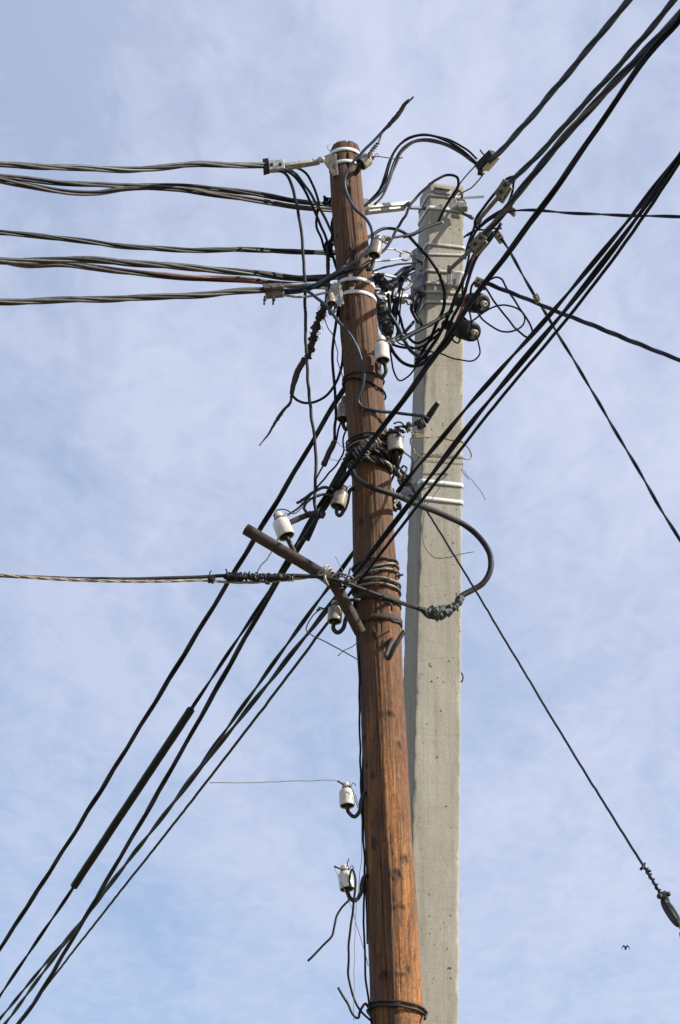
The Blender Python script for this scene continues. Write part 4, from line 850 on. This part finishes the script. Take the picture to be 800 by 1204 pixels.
G4 = 'black jumper wires hanging between the two poles'
J = [([(440, 344, 12.2), (447, 353), (456, 364.5), (466, 381), (474, 396, 12.3), (480, 409), (489, 417.5), (501, 420.6), (515, 413), (527, 399), (540, 377, 12.42)], 2.3, blue, 'thick blue black jumper dropping from behind the wooden pole in a wide bow'),
     ([(457, 345, 12.25), (459, 372), (459, 396), (462, 412), (470, 423), (483, 430), (499, 427), (512.6, 418), (526, 404), (545, 375, 12.4)], 2.2, black, 'thick black jumper making the lowest wide bow between the poles'),
     ([(467, 350, 12.3), (464, 370), (460, 392), (460, 417), (463, 435), (470, 447.5), (479, 444), (488, 433), (500, 415), (514, 398, 12.4)], 1.1, black, 'thin jumper with the deepest loop between the poles'),
     ([(474, 342, 12.33), (471, 358), (470, 372), (469, 384), (467, 401), (482, 407), (497, 411.5), (519, 416, 12.42), (539.5, 422.5), (557.6, 423.5), (565, 415), (563, 402), (560, 393, 12.2)], 1.0, black, 'thin jumper crossing the concrete pole to the tip of the lower bell insulator'),
     ([(478, 320, 12.38), (472, 335), (468, 356), (464, 375), (460, 397, 12.3)], 1.5, black, 'straight jumper beside the dark connector box'),
     ([(484, 318, 12.38), (474, 322), (466, 332), (461, 350), (455, 372), (452, 388, 12.25)], 1.6, grey2, 'curved jumper right behind the dark connector box'),
     ([(487, 378, 12.4), (478, 388), (466, 397), (452, 402, 12.2)], 2., black, 'short jumper rising to the left face of the concrete pole'),
     ([(435, 320, 12.15), (452, 314), (468, 310.5), (480, 309.5), (487, 309, 12.4)], 1.3, black, 'nearly level jumper under the upper shackle'),
     ([(455, 342, 12.25), (460, 333), (466, 322), (474, 316), (484, 313, 12.58)], 1.9, black, 'jumper curving up to the upper plate bracket'),
     ([(459, 336, 12.25), (470, 326), (478, 319), (490, 315, 12.58)], 1.9, black2, 'second jumper curving up to the upper plate bracket'),
     ([(448, 334, 12.2), (458, 331), (467, 327), (476, 318), (486, 316, 12.58)], 1.5, black, 'low jumper curving up to the upper plate bracket'),
     ([(436, 352, 12.2), (443, 364), (446, 378), (452, 392), (462, 404), (478, 409), (490, 409), (505, 402), (520, 388, 12.42)], 1.6, black, 'jumper swinging from the dark box across the lower grey stub'),
     ([(492, 345, 12.5), (487, 352, 12.42), (484, 362), (488, 372), (493, 380, 12.48)], 2.2, black2, 'black wire bent down the left face of the concrete pole'),
     ([(496, 348, 12.5), (490, 358, 12.44), (489, 368), (494, 376, 12.48), (497, 384, 12.5)], 2., black, 'second black wire bent down the left face of the concrete pole'),
     ([(488, 310, 12.5), (478, 322, 12.42), (470, 340), (463, 362), (458, 384, 12.3)], 2., black, 'thick jumper slanting from the upper plate bracket to the lower dark box'),
     ([(482, 322, 12.45), (470, 330), (458, 345), (450, 362), (447, 384), (452, 394, 12.25)], 2., black, 'thick jumper hugging the dark boxes'),
     ([(461, 348, 12.3), (470, 372), (477, 392), (488, 403), (503, 398), (516, 386, 12.42)], 1.7, black, 'jumper crossing under the flat arm and over the concrete edge'),
     ([(470, 350, 12.33), (466, 377), (470, 396), (478, 404, 12.33)], 1.2, grey2, 'short thin jumper between the two bows')]
for pts, r, m, lab in J: wire('jumper_wire', lab, pts, r, m, group=G4)
G5 = 'black jumper wires right of the concrete pole'
J2 = [([(585, 258, 12.2), (572, 277), (560, 295), (551, 314), (538, 344), (527, 372), (512, 401), (500, 418), (488, 428, 12.35)], 2.3, black, 'thick jumper running down from the lower bolted clamp over the concrete pole edge'),
      ([(590, 262, 12.15), (576, 283), (562, 300), (554, 318), (546, 346), (532, 375), (522, 401), (508, 419), (492, 430, 12.35)], 2., black, 'second thick jumper just right of the first, down from the lower bolted clamp'),
      ([(566, 288, 12.2), (557, 304), (553, 316), (547.5, 345), (543, 362), (537.5, 378, 12.28)], 1.7, red, 'faded red wire running down to the lower bell insulator'),
      ([(560, 260, 12.35), (555, 275), (549, 292), (547, 305, 12.4)], 1.6, black, 'short drop wire left of the upper bolted clamp'),
      ([(566, 258, 12.33), (560, 272), (553, 288), (551, 305), (545, 330), (544, 346, 12.4)], 1.5, black, 'drop wire ending at the upper bell insulator neck'),
      ([(590, 268, 12.2), (573, 270), (561, 270.5), (552, 274), (546, 279, 12.4)], 1.2, black, 'thin wire bowing left to the concrete pole edge between the bolted clamps'),
      ([(592, 246, 12.2), (582, 251), (570, 260), (561, 270), (555, 281), (551, 293, 12.35)], 1.2, black, 'thin wire curving down from the tiny dark connector'),
      ([(605, 207, 12.05), (597, 210), (583, 226), (568, 245), (560, 258), (559, 266), (564, 270, 12.3)], 1.7, black, 'wire bowed round the back of the upper bolted clamp'),
      ([(618, 200, 12.0), (606, 211), (603, 224), (596, 240), (586, 252, 12.15)], 1.4, black, 'wire dropping from the second line to the thick line beside the clamps'),
      ([(580, 272, 12.1), (572, 284), (560, 297), (556, 306), (553, 320), (548, 340, 12.35)], 1.9, grey2, 'dark wire tucked behind the lower bolted clamp'),
      ([(561, 329, 12.27), (555, 336), (553, 347), (551, 357, 12.3)], 1.5, black, 'short leg from the small grey connector to the bell insulator'),
      ([(568, 334, 12.24), (562, 342), (559, 352, 12.26)], 1.4, black, 'inner short leg from the small grey connector to the bell insulator'),
      ([(576, 329, 12.22), (583, 325.6), (590, 328), (596, 338), (603, 350), (615, 368), (623, 380), (627, 391, 12.1)], 1.25, black, 'wire loop arching right from the small grey connector'),
      ([(570, 337, 12.22), (584, 357), (599, 377.5), (608, 388), (618, 396), (622, 397, 12.1)], 1.25, black, 'straight slanting wire below the small grey connector'),
      ([(541, 366, 12.3), (547.5, 375), (552.5, 378), (559, 375), (567.5, 368), (579, 361.3), (590, 359), (601, 360), (611, 364.5), (617, 372), (615.6, 381), (610, 386.5), (599, 390), (587.5, 388.3), (575, 381.5), (565, 373), (561, 366, 12.2)], 1.15, black, 'oval wire loop lying out to the right of the bell insulators'),
      ([(552, 366, 12.2), (554, 377), (556, 386, 12.22)], 1.2, black, 'short link between the two bell insulators'),
      ([(530, 396, 12.32), (534, 402), (539, 404), (541, 400), (540, 392, 12.3)], 1.1, black, 'small drooping loop under the lower bell insulator')]
for pts, r, m, lab in J2: wire('jumper_wire', lab, pts, r, m, group=G5)

# piercing connectors in the gap
def conn_box(A, B, wpx, Y, label):
    t = thing('connector_box', P(*A, Y), label, 'connector', 'black connector boxes between the poles'); a, b = P(*A, Y), P(*B, Y)
    build('housing', box(a, b, wpx, .045, 350, bev=.25), black2, t, smooth=False)
    for q in (.3, .75): build('rib', box(a.lerp(b, q - .05), a.lerp(b, q + .05), wpx * 1.2, .052, 350), black2, t, smooth=False)
    build('bolt', bolt(a.lerp(b, .5) - Vector((0, .022, 0)), .007, .02), dark_alu, t, smooth=False)
conn_box((441, 324), (458, 340), 12, 12.22, 'black connector box right of the wooden pole just above the second pair of straps')
conn_box((445, 353), (452, 375), 12, 12.22, 'black connector box hanging below the flat steel clamp arm')
conn_box((450, 373), (458, 393), 13, 12.2, 'black connector box right above the clean white insulator')
conn_box((469, 560), (483, 567), 12, 12.3, 'black connector box between the poles above the lower steel bracket')
conn_box((461, 597), (472, 593), 8, 12.2, 'small black connector box peeping out behind the thick cable beside the wooden pole')
wire('wire_end', 'pale hook shaped strap end beside the wooden pole above the small black connector box', [(463, 574, 12.1), (466, 582), (468, 589), (464, 594), (466, 598, 12.1)], 1.4, wirep)
G6 = 'dark wires between the poles by the lower bracket'
for pts, r, lab in (([(456, 545, 12.1), (463, 553), (472, 560), (482, 571), (490, 583, 12.4)], 1.3, 'dark wire slanting down to the lower steel bracket'),
                    ([(474, 530, 12.0), (481, 536), (486, 542), (484, 552), (481, 560, 12.3)], .9, 'thin bent wire from the cream insulator to the connector box'),
                    ([(473, 534, 12.05), (468, 548), (462, 562), (458, 570, 12.15)], 1.5, 'dark wire dropping behind the cream insulator'),
                    ([(470, 550, 12.1), (476, 556), (479, 551), (474, 548), (471, 556), (477, 563, 12.25)], 1.2, 'curled dark wire on top of the black connector box')):
    wire('bent_wire', lab, pts, r, hookm, group=G6)
# yellowed wire on the concrete pole
wire('yellow_wire', 'yellowed twisted wire loop slung across the concrete pole below the stub joint', [(484, 507, 12.1), (486, 511, 12.2), (505, 514, 12.4), (513, 512.5), (528, 517.5), (545, 520.5, 12.45), (550, 526), (554, 537, 12.5), (545, 539.8, 12.45), (527, 539), (516, 537), (501, 538, 12.42), (490, 533), (484, 524, 12.4), (485.5, 514), (490, 508, 12.2)], .85, wirey, wob=.008)
wire('yellow_wire', 'second yellowed strand twisted with the loop on the concrete pole', [(486, 512, 12.2), (500, 512), (508, 514.5), (516, 512), (528, 516), (545, 519, 12.44)], .8, wirey, wob=.012)
gd = (P(805, 1097, 9.43) - P(620, 796, 10.9)).normalized(); g0 = P(811, 1105, 9.42); g1 = g0 + gd * (g0.z / -gd.z)
build('anchor_rod', tube_c([g0, g0.lerp(g1, .5), g1], .011, 10), rust, tb)
bt = thing('binding_wire', P(500, 535, 12.5), 'two hair thin wires bound round the concrete pole with a loose end on its right', 'wire')
build('turn', loopstrap([(p, n) for p, n in rrect(zof(533, 12.5), .002)], .0016, .0016), hookm, bt); build('turn', loopstrap([(p, n) for p, n in rrect(zof(541, 12.5), .002)], .0016, .0016), hookm, bt)
build('loose_end', join(tube([(543, 541, 12.5), (544.5, 548), (543, 553), (550, 562), (551, 564, 12.4)], .4, wob=0), tube([(544, 552, 12.5), (556, 566), (565, 577), (571, 588, 12.3)], .35)), hookm, bt)
wire('thin_wire', 'hair thin wire curving down the concrete pole and out to the right', [(500, 585, 12.4), (499, 605), (497, 625), (500, 643), (512, 656), (525, 656), (540, 652), (557, 649, 12.3)], .4, hookm)

# ---------------------------------------------------------------- tails left of the timber pole
G7 = 'cable tails hanging from the top clamp'
for pts, r, m, lab in (([(322, 199, 11.95), (333, 202), (342, 215), (348, 236), (354, 268), (358, 325), (359, 370), (361, 424), (365, 480), (370, 516), (372.4, 540), (370.5, 570), (370.5, 592), (373, 602), (380, 606, 11.9)], 1.85, grey2, 'longest cable tail, hanging from the top clamp down to the pipe arm level'),
                       ([(325, 199, 11.95), (338, 201), (352, 214.5), (366, 238), (380, 272), (391, 298), (400, 322, 12.1)], 1.7, black, 'black cable tail slanting from the top clamp into the knot beside the pole'),
                       ([(328, 198, 11.95), (341, 199), (358, 217.5), (372, 238), (386, 264), (393, 284), (399, 305, 12.1)], 1.7, green, 'dark green cable tail slanting from the top clamp into the knot beside the pole'),
                       ([(330, 197, 11.96), (347, 196.5), (360, 204), (370, 223), (375.5, 240), (373, 252), (372, 266), (378, 281), (384, 298), (388, 306, 12.1)], 1.6, black, 'black cable tail with an S bend, rightmost one from the top clamp')):
    wire('cable_tail', lab, pts, r, m, 'cable', G7)
wire('cable_tail', 'dark cable running down the left edge of the wooden pole behind the knot', [(392, 255, 12.02), (390, 262), (391, 275, 12.05), (389, 288), (395, 310), (401, 330, 12.1)], 1.8, black)
build('wire_knot', join(*[tube([(387 + random.uniform(-5, 5), 292 + random.uniform(-10, 10), 12.08 + random.uniform(-.03, .03)) for _ in range(4)], random.uniform(1., 1.9), step=.008, wob=.01) for _ in range(9)]), black2, label='dark bristly wire knot at the left edge of the wooden pole', cat='wire')
build('wire_knot', join(*[tube([(386 + random.uniform(-6, 5), 236 + random.uniform(-4, 5), 12.08 + random.uniform(-.03, .03)) for _ in range(4)], random.uniform(1., 1.6), step=.008, wob=.01) for _ in range(5)]), black2, label='small dark wire knot at the left edge of the wooden pole head', cat='wire')
# shaggy rope
rg = thing('shaggy_rope', P(386, 300, 12.1), 'shaggy brown wrapped rope hanging left of the wooden pole and tapering to a point', 'rope')
build('stem', tube([(386, 298, 12.1), (386, 320), (385, 345), (382, 362), (378, 367, 12.05)], 2.4, rough=.15, rs=90), tapebrown, rg)
build('shaggy_wrap', tube([(384, 355, 12.05), (379, 366), (373, 378), (369, 394), (366, 407), (362, 420, 12.0)], lambda t: 4.1 + .9 * math.sin(t * 31), seg=20, rough=.38, rs=75, step=.004), tapebrown, rg)
hair = []
for i in range(70):
    t = random.random(); x, y = 381 - 20 * t + random.uniform(-2, 2), 362 + 60 * t; a = random.uniform(0, 6.28)
    hair.append(tube([(x, y, 12.0), (x + math.cos(a) * 4, y + math.sin(a) * 4, 11.97), (x + math.cos(a + .5) * random.uniform(5, 7.5), y + math.sin(a + .5) * random.uniform(5, 7.5), 11.97)], .3, seg=4, wob=0))
build('fibres', join(*hair), tapebrown, rg, kind='stuff')
build('smooth_length', tube([(358, 421, 12.0), (353, 431), (348, 443), (345, 454), (343.5, 463, 12.0)], lambda t: 3.6 - 1.2 * max(0, t - .6) * 2, seg=14, rough=.07, rs=80, step=.008), tapebrown, rg)
build('pointed_end', tube([(343.5, 462, 12.0), (341, 474), (334, 482), (328, 490), (316, 510), (305, 524, 11.95)], lambda t: 1.3 + 1.0 * math.exp(-((t - .42) / .3) ** 2) - .6 * t, seg=12, rough=.2, rs=110, step=.006), tapebrown, rg)
wire('cable_loop', 'black wire bow from the shaggy rope up along the left edge of the wooden pole', [(344, 465, 12.0), (349, 470), (358, 473.5), (368, 473), (380, 468), (392, 456), (400, 438), (403, 423), (402.5, 400), (401, 380), (398, 360, 12.0)], 1.65, black)
jn = thing('cable_drop', P(394, 500, 12.0), 'black wire drop left of the wooden pole ending in a taped sleeve', 'cable')
build('wire', tube([(398, 360, 12), (397.5, 365), (394, 388), (391.3, 410), (391.5, 430), (394, 455), (395, 480), (394, 505), (392.5, 521, 12.0)], 1.7), black, jn)
build('sleeve', tube([(392.5, 519, 12), (388, 530), (384, 539), (380.5, 547, 12)], 3.4, rough=.08, rs=80, seg=14, step=.006), tapebrown, jn)
build('lower_wire', tube([(381, 546, 12), (374, 560), (370, 565, 12)], 1.0), black, jn)
wire('cable_drop', 'thin black wire from the shaded insulator down to the joint with the taped sleeve', [(401, 493, 12.04), (398, 507), (394.5, 520, 12.0)], 1.2, black)
wire('cable_drop', 'kinked black wire passing behind the taped sleeve and slanting down left', [(412, 480, 12.1), (409, 498), (403.5, 517), (403.5, 533), (397, 545), (386, 558), (376, 569), (362, 585), (349, 599), (338, 606, 11.9)], 1.1, black)
wire('thin_wire', 'thin wavy wire hanging down left of the wooden pole from the small greyish insulator', [(381, 370, 11.95), (385, 384), (392, 395), (395, 404), (398, 416), (397, 422), (400, 433), (403, 441), (405, 448, 11.95)], .6, hookm)
wire('thin_wire', 'hair thin wire end crossing the taped sleeve level to the right', [(388, 540, 11.95), (397, 541), (406, 540, 11.95)], .35, wirem)
wire('thin_wire', 'hair thin slanting wire between the taped sleeve and the wrapping', [(395, 517, 11.97), (403, 526), (411, 536, 11.9)], .4, wirem)
# stubs at the level of the big white insulator
ts = thing('cable_stub', P(366, 605, 11.9), 'dull brown taped stub behind the big white insulator on the pipe arm', 'cable end')
build('sleeve', tube([(340, 615, 11.86), (352, 609.5), (366, 604, 11.9)], 3.3, rough=.05, rs=60, seg=14, step=.01, wob=0), tapebrown, ts)
build('twist', join(coil(P(364, 605, 11.88), P(381, 606, 11.86), .012, 5, .006, jit=.5), tube([(356, 592, 11.88), (358, 599), (362, 603), (370, 606, 11.87)], 1.7, rough=.1)), hookm, ts)
wire('frayed_cable', 'frayed dark cable end pointing down left above the big white insulator', [(349, 591.5, 11.9), (358, 586), (366, 579.5), (373, 575.5), (379.5, 573), (388, 574.5), (394, 578, 11.93)], 1.8, hookm, rough=.2, rs=100)
wire('frayed_cable', 'second frayed dark cable under the first, curving to the yellowish insulator', [(358, 597, 11.9), (361, 591), (369, 585), (375, 582), (381, 581), (390, 583), (395, 585, 11.93)], 1.6, hookm, rough=.2, rs=100)
wire('tie_end', 'wire bow over the head of the big white insulator', [(322.5, 607, 11.78), (325, 601), (331, 599), (338, 600), (345, 604), (352, 600), (357, 595, 11.85)], .8, hookm)
wire('thin_wire', 'thin wire drooping from behind the pipe arm to the wrapped grey cable', [(327, 632, 11.8), (324, 640), (319, 650), (312, 660), (304, 670), (302, 675, 11.55)], .7, hookm)
wire('thin_wire', 'thin wire curling left of the stained insulator and crossing down to the wooden pole', [(396, 708, 11.9), (386, 714), (377, 717), (370, 722), (361, 735), (360.5, 742), (366, 747), (380, 753), (400, 764), (421, 776, 11.9)], .7, hookm)
build('wire_barb', join(tube([(372, 719, 11.88), (377, 715), (380, 716)], .9), tube([(376, 718, 11.88), (375, 713)], .6, wob=0)), hookm, label='small wire barb twisted on the curling wire by the stained insulator', cat='wire')
wire('thin_wire', 'short thin wire end sticking up left of the pole at the pipe arm bend', [(404, 672, 11.8), (399, 663), (394.5, 655, 11.8)], .35, wirem)
wire('thin_wire', 'thin forked wire end left of the wooden pole under the pipe arm', [(397, 772, 11.9), (405, 765), (415, 760), (419, 757), (420, 763, 11.95)], .5, hookm)
wire('thin_wire', 'hair thin level wire from the upper low insulator out to the left', [(403, 921, 11.93), (395, 918.5, 11.9), (380, 918), (340, 919), (290, 920), (247, 920, 11.7)], .42, wirem)
G8 = 'black wires down the left edge of the wooden pole'
wire('edge_wire', 'black wire running down the left edge of the lower wooden pole', [(421, 745, 11.97), (422.5, 790), (423, 850), (424, 900), (426, 960), (429, 1020), (428, 1080), (430, 1145), (434, 1182), (439, 1216, 11.95)], 1.15, lineblk, group=G8)
wire('edge_wire', 'second thin wire hugging the left edge of the lower wooden pole', [(423, 760, 12.0), (425.5, 830), (426.5, 900), (428, 990), (431, 1060), (432, 1110, 11.97)], .8, lineblk, group=G8)
wire('edge_wire', 'hair thin slack wire left of the lower wooden pole', [(418, 935, 11.95), (424, 955), (425, 1010), (419, 1070), (417, 1130), (416, 1200, 11.9)], .35, wirem, group=G8)
G9 = 'cut wires hanging from the lower low insulator'
wire('cut_wire', 'short cut wire curving down left from the lowest insulator', [(410, 1050, 11.92), (411, 1058), (403, 1067), (396, 1077), (393, 1091), (391, 1101), (380, 1112), (362, 1130, 11.85)], 1.25, lineblk, group=G9)
wire('cut_wire', 'long cut wire looping over the lowest insulator and down to the turns on the pole', [(411, 1046, 11.9), (412, 1028), (414.5, 1022), (417.5, 1030), (417.5, 1046), (416, 1064), (412, 1095), (410, 1130), (411, 1155), (418, 1178), (427, 1192), (438, 1202, 11.93)], 1.25, lineblk, group=G9)
wire('cut_wire', 'hair thin straight wire slanting from the lowest insulator to the pole', [(393, 1019, 11.9), (404, 1045), (413, 1066), (423, 1100), (433, 1136, 11.95)], .35, wirem, group=G9)
wire('tie_end', 'short tie wire end left of the lowest insulator head', [(404, 1023, 11.92), (398, 1021), (394, 1019, 11.9)], 1.1, hookm)
wire('tie_end', 'short tie wire end sticking up from the lowest insulator head', [(408, 1020, 11.92), (408.5, 1015), (410.5, 1010, 11.92)], .6, hookm)
wire('tie_end', 'short tie wire end on the head of the upper low insulator', [(405, 923, 11.91), (401, 921), (397, 919, 11.9)], 1.1, hookm)
wire('tie_end', 'tie wire running down the side of the upper low insulator to its hook', [(409, 923, 11.9), (413, 926), (417, 938), (421, 950, 11.93)], .5, hookm)

# ---------------------------------------------------------------- bird
def bird():
    c = P(736, 1115, 120.); u = px(1115, 120.) * 1.35; V, Fc = [], []
    prof = [(-3, .2), (-2, .9), (-.5, 1.5), (1, 1.4), (2.2, .8), (3, .25)]; seg = 10
    for s, r in prof:
        for k in range(seg): a = 2 * math.pi * k / seg; V.append(c + Vector((math.cos(a) * r * .7, s * .8, math.sin(a) * r * .7 - s * .35)) * u)
    for i in range(len(prof) - 1):
        for k in range(seg): k2 = (k + 1) % seg; Fc.append((i * seg + k, i * seg + k2, (i + 1) * seg + k2, (i + 1) * seg + k))
    Fc += [tuple(range(seg)), tuple((len(prof) - 1) * seg + k for k in range(seg))]
    for sx in (-1, 1):
        sec = [(.3, .9, 1.3), (1.5, 2.0, 1.4), (2.6, 1.2, 1.2), (3.4, -.6, .8), (3.6, -1.8, .2)]
        b0 = len(V)
        for x, z, ch in sec:
            for dy, dz in ((-ch * 1.5, 0), (0, .8), (ch * 1.5, 0), (0, -.8)): V.append(c + Vector((sx * x, dy, z + dz)) * u)
        for i in range(len(sec) - 1):
            for k in range(4): k2 = (k + 1) % 4; Fc.append((b0 + i * 4 + k, b0 + i * 4 + k2, b0 + i * 4 + 4 + k2, b0 + i * 4 + 4 + k))
        Fc += [tuple(b0 + k for k in range(4)), tuple(b0 + (len(sec) - 1) * 4 + k for k in range(4))]
    build('bird', (V, Fc), feather, label='tiny dark bird flying far off at the lower right', cat='bird', loc=c)
bird()
